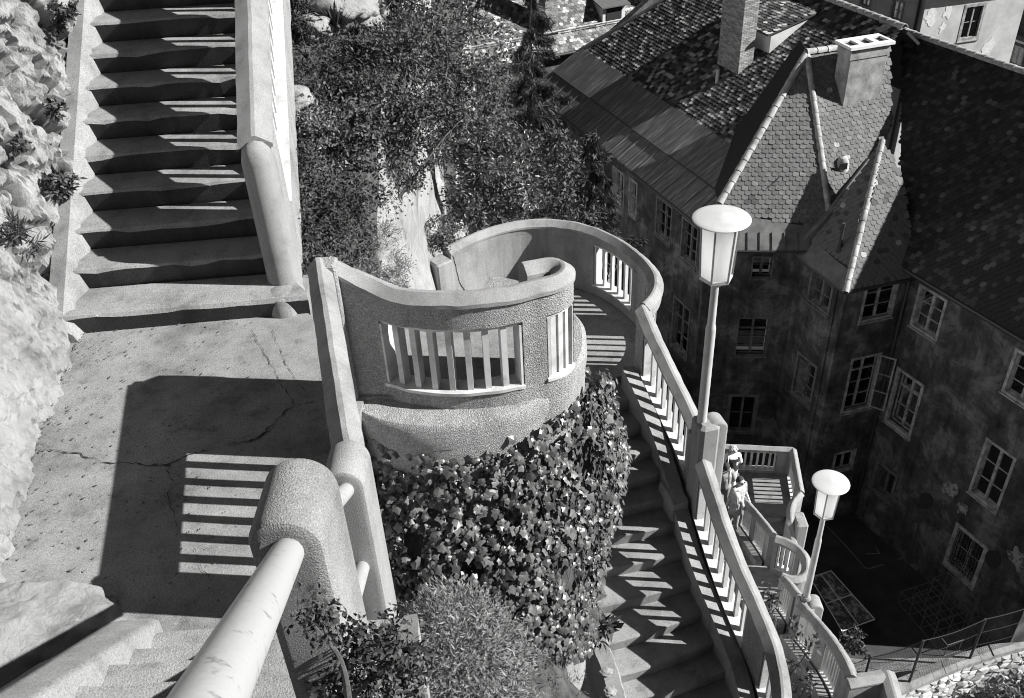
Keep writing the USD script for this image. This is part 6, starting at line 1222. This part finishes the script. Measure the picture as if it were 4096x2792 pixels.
# sapling before the lower flight
br = [[(3160, 2830), (3150, 2720), (3120, 2650), (3080, 2600)], [(3150, 2720), (3200, 2650), (3235, 2600), (3240, 2540)], [(3235, 2600), (3190, 2560), (3180, 2470)], [(3120, 2650), (3060, 2680), (3020, 2690)], [(3160, 2830), (3230, 2740), (3250, 2700)], [(3120, 2650), (3090, 2450), (3070, 2380), (3050, 2340)], [(3090, 2450), (3040, 2460), (3010, 2450)], [(3070, 2380), (3090, 2400), (3100, 2385)]]
lines, pd = [], []
for i, b in enumerate(br):
    p = smooth_path(np.array([D(px, py, 8.9) for px, py in b]), 24); lines.append((p[::3], 0.014 if i < 2 else 0.008, 0.003)); n = 46
    k = rng.integers(8, 24, n); o = rng.normal(size=(n, 3)) * 0.05; pd.append(np.c_[p[k] + o, o * 4 - UP * .3])
bush('sapling', 'thin sapling with drooping leaves rising before the lower flight of steps', [(D(3240, 2560, 8.9), .08, 20)], 0.085, 'leaf_mid', 881, 'tree', stems_=lines, base=D(3160, 2830, 8.9), aspect=.4)
leafpart(stage.GetPrimAtPath('/World/sapling'), 'foliage', leaves(np.vstack(pd), 0.10, 882, 0.42), 'leaf_mid')
bush('shrub', 'small pale bush against the outer side of the lower parapet near the fence', [(D(3385, 2570, 12.5), (.2, .2, .2), 240), (D(3440, 2600, 12.4), (.16, .16, .10), 120), (D(3420, 2540, 12.4), (.14, .12, .14), 110)], 0.08, 'leaf_dark', 891, gap=.55)
# ------------------------------------------------------------------ things in the courtyard
M['paint'] = noisy('worn_line_paint', 0.10, 0.2, 6, 0.9, 0.1, 40, 0.002)
M['tabletop'] = mat('worn_tabletop', {'g': ('geometry', {}), 'n': ('noise_texture', {'scale': 3.5, 'detail': 9, 'roughness': 0.75}), 'r': ('rgb_ramp', {'ramp': [(0.46, g(0.05)), (0.52, g(0.12)), (0.60, g(0.36))]}), 'p': ('principled_bsdf', {'roughness': 0.8})}, [('g.position', 'n.vector'), ('n.fac', 'r.fac'), ('r.color', 'p.base_color')])
M['tableline'] = flat('table_line', 0.72, 0.8)
tz = CZ + 0.76
c_ = [Z(*p, tz) for p in ((3324, 2283), (3499, 2477), (3369, 2525), (3241, 2310))]
ctr = sum(c_) / 4; ex_ = unit((c_[1] - c_[0]) + (c_[2] - c_[3])); sx = np.linalg.norm(c_[1] - c_[0]); ey = np.array([-ex_[1], ex_[0], 0]); ey = ey if (c_[0] - c_[3]) @ ey > 0 else -ey; sy = 0.5 * (abs((c_[1] - c_[2]) @ ey) + abs((c_[0] - c_[3]) @ ey))
ex_ = unit(c_[1] - c_[0]); ey = unit(c_[0] - c_[3])
t = thing('table_tennis_table', 'worn table tennis table with white edge lines standing in the dark courtyard', 'table', ctr * [1, 1, 0] + UP * CZ)
q_ = np.array(c_); part(t, 'tabletop', (np.vstack([q_ - UP * .05, q_]), BOXF), M['tabletop'])
def on(a, b): return (c_[3] * (1 - a) + c_[2] * a) * (1 - b) + (c_[0] * (1 - a) + c_[1] * a) * b + UP * 0.004
for a, b in (((0, 0), (1, 0)), ((0, 1), (1, 1)), ((0, 0), (0, 1)), ((1, 0), (1, 1)), ((0, .5), (1, .5)), ((.5, 0), (.5, 1))):
    part(t, 'line', bar(on(*a) + UP * (.002 if a == (0, .5) else 0), on(*b) + UP * (.002 if a == (0, .5) else 0), 0.035, 0.006), M['tableline'])
for a, b in ((.15, .15), (.85, .15), (.15, .85), (.85, .85)): p = on(a, b); part(t, 'leg', obox(p - UP * .40, .08, .08, .70), M['darkmetal'])
def px2(x, y): return Z(2934 + x / 2, 2000 + y / 2, CZ + 0.02)
for i, (l, lab) in enumerate((([(560, 20), (880, 345), (1040, 530), (1062, 546), (1090, 548), (1200, 515)], 'long painted court line with a rounded corner beside the table'), ([(1180, 200), (1430, 420), (1436, 434), (1420, 446), (1315, 475)], 'painted court line with a rounded corner nearer the house'), ([(860, 68), (1070, 5)], 'short painted court line close to the tower'), ([(1060, 432), (1168, 428), (1140, 380)], 'small painted bracket in the middle of the court'))):
    p = [px2(*a) for a in l]; mb = MB()
    for a, b in zip(p[:-1], p[1:]): mb.join(bar(a, b, 0.05, 0.006))
    single('court_line', mb, M['paint'], lab, 'line marking')
p = [px2(875, 70), px2(885, 430)]
M['thinpipe'] = flat('dull_pipe', 0.10, 0.6)
M['fencewire'] = flat('dark_fence_wire', 0.015, 0.8)
# cube climbing frame
o = Z(2934 + 1605 / 2, 2000 + 620 / 2, CZ + 1.8); a1 = Z(2934 + 1690 / 2, 2000 + 592 / 2, CZ + 1.8) - o; a2 = Z(2934 + 1677 / 2, 2000 + 690 / 2, CZ + 1.8) - o
e1, e2 = unit(a1), unit(a2 - unit(a1) * (a2 @ unit(a1))); cs_ = 0.62
t = thing('climbing_frame', 'cube climbing frame of thin pipes, one cell on top, in the dark courtyard', 'climbing frame', o * [1, 1, 0] + UP * CZ)
cells = [(i, j, 0) for i in range(-1, 2) for j in range(-1, 3)] + [(i, j, 1) for i in (-1, 0) for j in (0, 1)] + [(0, 0, 1), (0, 1, 1)] + [(0, 0, 2)]
ed = set()
for i, j, k in set(cells):
    for a in (0, 1):
        for b in (0, 1): ed |= {((i, j + a, k + b), (i + 1, j + a, k + b)), ((i + a, j, k + b), (i + a, j + 1, k + b)), ((i + a, j + b, k), (i + a, j + b, k + 1))}
pos = lambda q: o * [1, 1, 0] + UP * (CZ + q[2] * 0.6) + e1 * q[0] * cs_ + e2 * q[1] * cs_
for a, b in sorted(ed): part(t, 'pipe', tube([pos(a), (pos(a) + pos(b)) / 2, pos(b)], 0.017, 5), M['thinpipe'])
# two round boards on posts before the facade
for (bx_, by_, dx_, dy_, lab) in ((3738, 2135, 3771, 2003, 'dark round board on a slender post under the big side window'), (3985, 2410, 4036, 2238, 'dark round board on a slender post near the right edge of the frame')):
    b = WA.pt(WA.px(dx_, dy_)[0], CZ, 0.9); top = None
    for h in np.linspace(1, 6, 400):
        if top is None or abs(pr(b + UP * h)[1] - dy_) < abs(pr(b + UP * top)[1] - dy_): top = h
    t = thing('round_sign', lab, 'sign', b, 'round boards on posts'); P_ = b + UP * top
    part(t, 'post', tube([b, b + UP * top / 2, P_ - UP * 0.2], 0.035, 8), M['darkmetal'])
    dn = unit(WA.n + UP * 0.15); s_ = unit(np.cross(dn, UP)); u_ = np.cross(s_, dn); A = np.linspace(0, 2 * math.pi, 28, endpoint=False)
    ring = np.array([P_ + s_ * .27 * math.cos(a) + u_ * .32 * math.sin(a) for a in A]); v = np.vstack([ring + dn * .02, ring - dn * .02]); n = 28
    part(t, 'disc', (v, np.vstack([[[i, (i + 1) % n, n + (i + 1) % n] for i in range(n)], [[i, n + (i + 1) % n, n + i] for i in range(n)], [[0, i, i + 1] for i in range(1, n - 1)], [[n, n + i + 1, n + i] for i in range(1, n - 1)]])), M['black'])

# rubble wall with coping and a wire fence, bottom right
WZ = -18.5
cu = [Z(2934 + x / 2, 2000 + y / 2, WZ) for x, y in ((1190, 1478), (1450, 1375), (1700, 1268), (2000, 1160), (2330, 1135), (2480, 1120))]
cl2 = [Z(2934 + x / 2, 2000 + y / 2, WZ) for x, y in ((1230, 1600), (1450, 1500), (1700, 1388), (2000, 1275), (2330, 1180), (2480, 1140))]
tq_ = [Z(3300, 2634, -20.0), Z(3790, 2632, -20.0), Z(3900, 2800, -20.0), Z(3300, 2850, -20.0)]
struct('added_sunlit_slab', (np.array([p - UP * 3.9 for p in tq_] + tq_), BOXF), M['floor'])  # slab added above the courtyard to catch sun; its edge draws the shadow line
t = thing('rubble_wall', 'thick stone rubble wall with a pale coping in the bottom right corner', 'wall', cu[0] * [1, 1, 0] + UP * CZ)
cu, cl2 = resample(np.array(cu), 0.7), None or resample(np.array(cl2), 0.7); n = min(len(cu), len(cl2)); sU = np.linspace(0, 1, 14)
ri = lambda P: np.stack([np.interp(sU, np.linspace(0, 1, len(P)), P[:, k]) for k in range(3)], 1)
cu, cl2 = ri(cu), ri(cl2); q = np.random.default_rng(5)
for i in range(13):
    g_ = 0.012; a, b, c, d = (cu[i] * (1 - g_) + cu[i + 1] * g_, cu[i] * g_ + cu[i + 1] * (1 - g_), cl2[i] * g_ + cl2[i + 1] * (1 - g_), cl2[i] * (1 - g_) + cl2[i + 1] * g_)
    k = q.random() * .03; top = np.array([a, b, c, d]) + UP * k; part(t, 'coping_slab', (np.vstack([top - UP * .16, top]), BOXF), M['concrete'])
core = MB()
for i in range(13): core.add(np.array([cu[i] * [1, 1, 0] + UP * CZ, cu[i + 1] * [1, 1, 0] + UP * CZ, (cl2[i + 1] + (cu[i + 1] - cl2[i + 1]) * .25) * [1, 1, 0] + UP * CZ, (cl2[i] + (cu[i] - cl2[i]) * .25) * [1, 1, 0] + UP * CZ, cu[i] - UP * .17, cu[i + 1] - UP * .17, cl2[i + 1] + (cu[i + 1] - cl2[i + 1]) * .2 - UP * .17, cl2[i] + (cu[i] - cl2[i]) * .2 - UP * .17]), BOXF)
part(t, 'core', core, M['soil'])
face = cl2; fd = np.r_[0, np.cumsum(np.linalg.norm(np.diff(face, axis=0), axis=1))]; Lf = fd[-1]
hh = 6.5; pts_ = np.c_[q.random(560) * Lf, q.random(560) * hh * 1.7]; hh *= 1.7
for _ in range(3):
    vo = Voronoi(np.vstack([pts_, pts_ * [1, -1], pts_ * [-1, 1], [2 * Lf, 0] + pts_ * [-1, 1], [0, 2 * hh] + pts_ * [1, -1]])); pts_ = np.array([np.array(Polygon(vo.vertices[vo.regions[vo.point_region[i]]]).centroid.coords[0]) for i in range(560)])
cand = []
for i in range(560):
    P = Polygon(vo.vertices[vo.regions[vo.point_region[i]]] * [1, 1 / 1.7]).intersection(sbox(0, 0, Lf, hh / 1.7)).buffer(-0.010, join_style=2)
    if P.is_empty or P.geom_type != 'Polygon': continue
    xy = np.array(P.exterior.coords)[:-1]; m = len(xy); pr_ = 0.04 + 0.16 * q.random(); cx_ = xy.mean(0)
    def W3(x, z, o_): 
        p = np.array([np.interp(x, fd, face[:, k]) for k in range(3)]); p2 = np.array([np.interp(x + .05, fd, face[:, k]) for k in range(3)]); tg = p2 - p if np.linalg.norm(p2 - p) > 1e-6 else face[-1] - face[-2]; tg = unit(tg * [1, 1, 0]); nn = np.array([tg[1], -tg[0], 0]); nn = nn if nn @ (C0 - p) > 0 else -nn
        return p - UP * (z + .19) + nn * (o_ - .10 + z * .06)
    v = [W3(x, z, -.1) for x, z in xy] + [W3(x, z, pr_ * (.55 + .45 * q.random())) for x, z in cx_ + (xy - cx_) * .965] + [W3(*cx_, pr_ * .9 + .01)]
    f = [[k, (k + 1) % m, m + (k + 1) % m] for k in range(m)] + [[k, m + (k + 1) % m, m + k] for k in range(m)] + [[2 * m, m + k, m + (k + 1) % m] for k in range(m)]
    cand.append((np.array(v), np.array(f)))
M['rubble'] = [noisy(f'rubble_stone_{i}', a * .8, a * 1.15, 5, 0.95, 0.5, 30, 0.02) for i, a in enumerate((.28, .36, .44))]
vis = lambda v: (lambda p: 0 if (-30 < p[0] < 4130 and -30 < p[1] < 2830) else 1)(pr(v.mean(0)))
cand.sort(key=lambda c: (vis(c[0]), np.linalg.norm(c[0].mean(0) - C0))); rest = MB()
for i, (v, f) in enumerate(cand):
    if i < 290: part(t, 'stone', (v, f), M['rubble'][q.integers(3)])
    else: rest.add(v, f)
if rest.n: part(t, 'stones', rest, M['rubble'][1], kind='stuff')
bush('ground_shrub', 'pale weedy growth against the rubble wall in the bottom right corner', [(Z(4010, 2770, WZ - 1.2) + (0, -.5, 0), (1.0, .7, .6), 2500), (Z(4100, 2720, WZ - 1) + (0, -.5, 0), (.7, .6, .5), 1500)], 0.12, 'leaf_pale', 931, gap=.5)
t = thing('wire_fence', 'wire mesh fence on dark posts along the coping of the rubble wall', 'fence', Z(3637, 2728, WZ))
tops = []
for (bx_, by_), (tx_, ty_) in (((3637, 2728), (3684, 2562)), ((3880, 2632), (3934, 2477)), ((3463, 2690), (3478, 2630)), ((4160, 2545), (4230, 2380))):
    b = Z(bx_, by_, WZ if bx_ != 3463 else WZ - 1.5); h = min(np.linspace(.3, 4, 500), key=lambda h: abs(pr(b + UP * h)[1] - ty_)); tops.append((b, b + UP * h)); part(t, 'post', tube([b - UP * .3, b + UP * h / 2, b + UP * h], 0.035, 6), M['fencewire'])
seq = [tops[2], tops[0], tops[1], tops[3]]; wires = []
far_ = (seq[0][0] + (seq[0][0] - seq[1][0]) * 1.2, seq[0][1] + (seq[0][1] - seq[1][1]) * 1.2)
for A_, B_ in zip([far_] + seq[:-1], seq):
    for k in (1.0, .66, .33, .03):
        a, b = A_[0] + (A_[1] - A_[0]) * k, B_[0] + (B_[1] - B_[0]) * k; s = np.linspace(0, 1, 9)[:, None]; part(t, 'wire', tube(a + (b - a) * s - UP * .12 * np.sin(np.pi * s), 0.010 if k == 1 else 0.006, 4), M['fencewire'])
    mesh_ = MB()
    for i in range(34):
        u0 = i / 34; u1 = u0 + .12
        for r0, r1 in ((0, 1), (1, 0)):
            if u1 <= 1: p_, q2_ = (A_[0] + (B_[0] - A_[0]) * u0) * (1 - r0) + (A_[1] + (B_[1] - A_[1]) * u0) * r0, (A_[0] + (B_[0] - A_[0]) * u1) * (1 - r1) + (A_[1] + (B_[1] - A_[1]) * u1) * r1; mesh_.join(bar(p_, q2_, 0.004, 0.004))
    part(t, 'mesh_panel', mesh_, M['fencewire'])
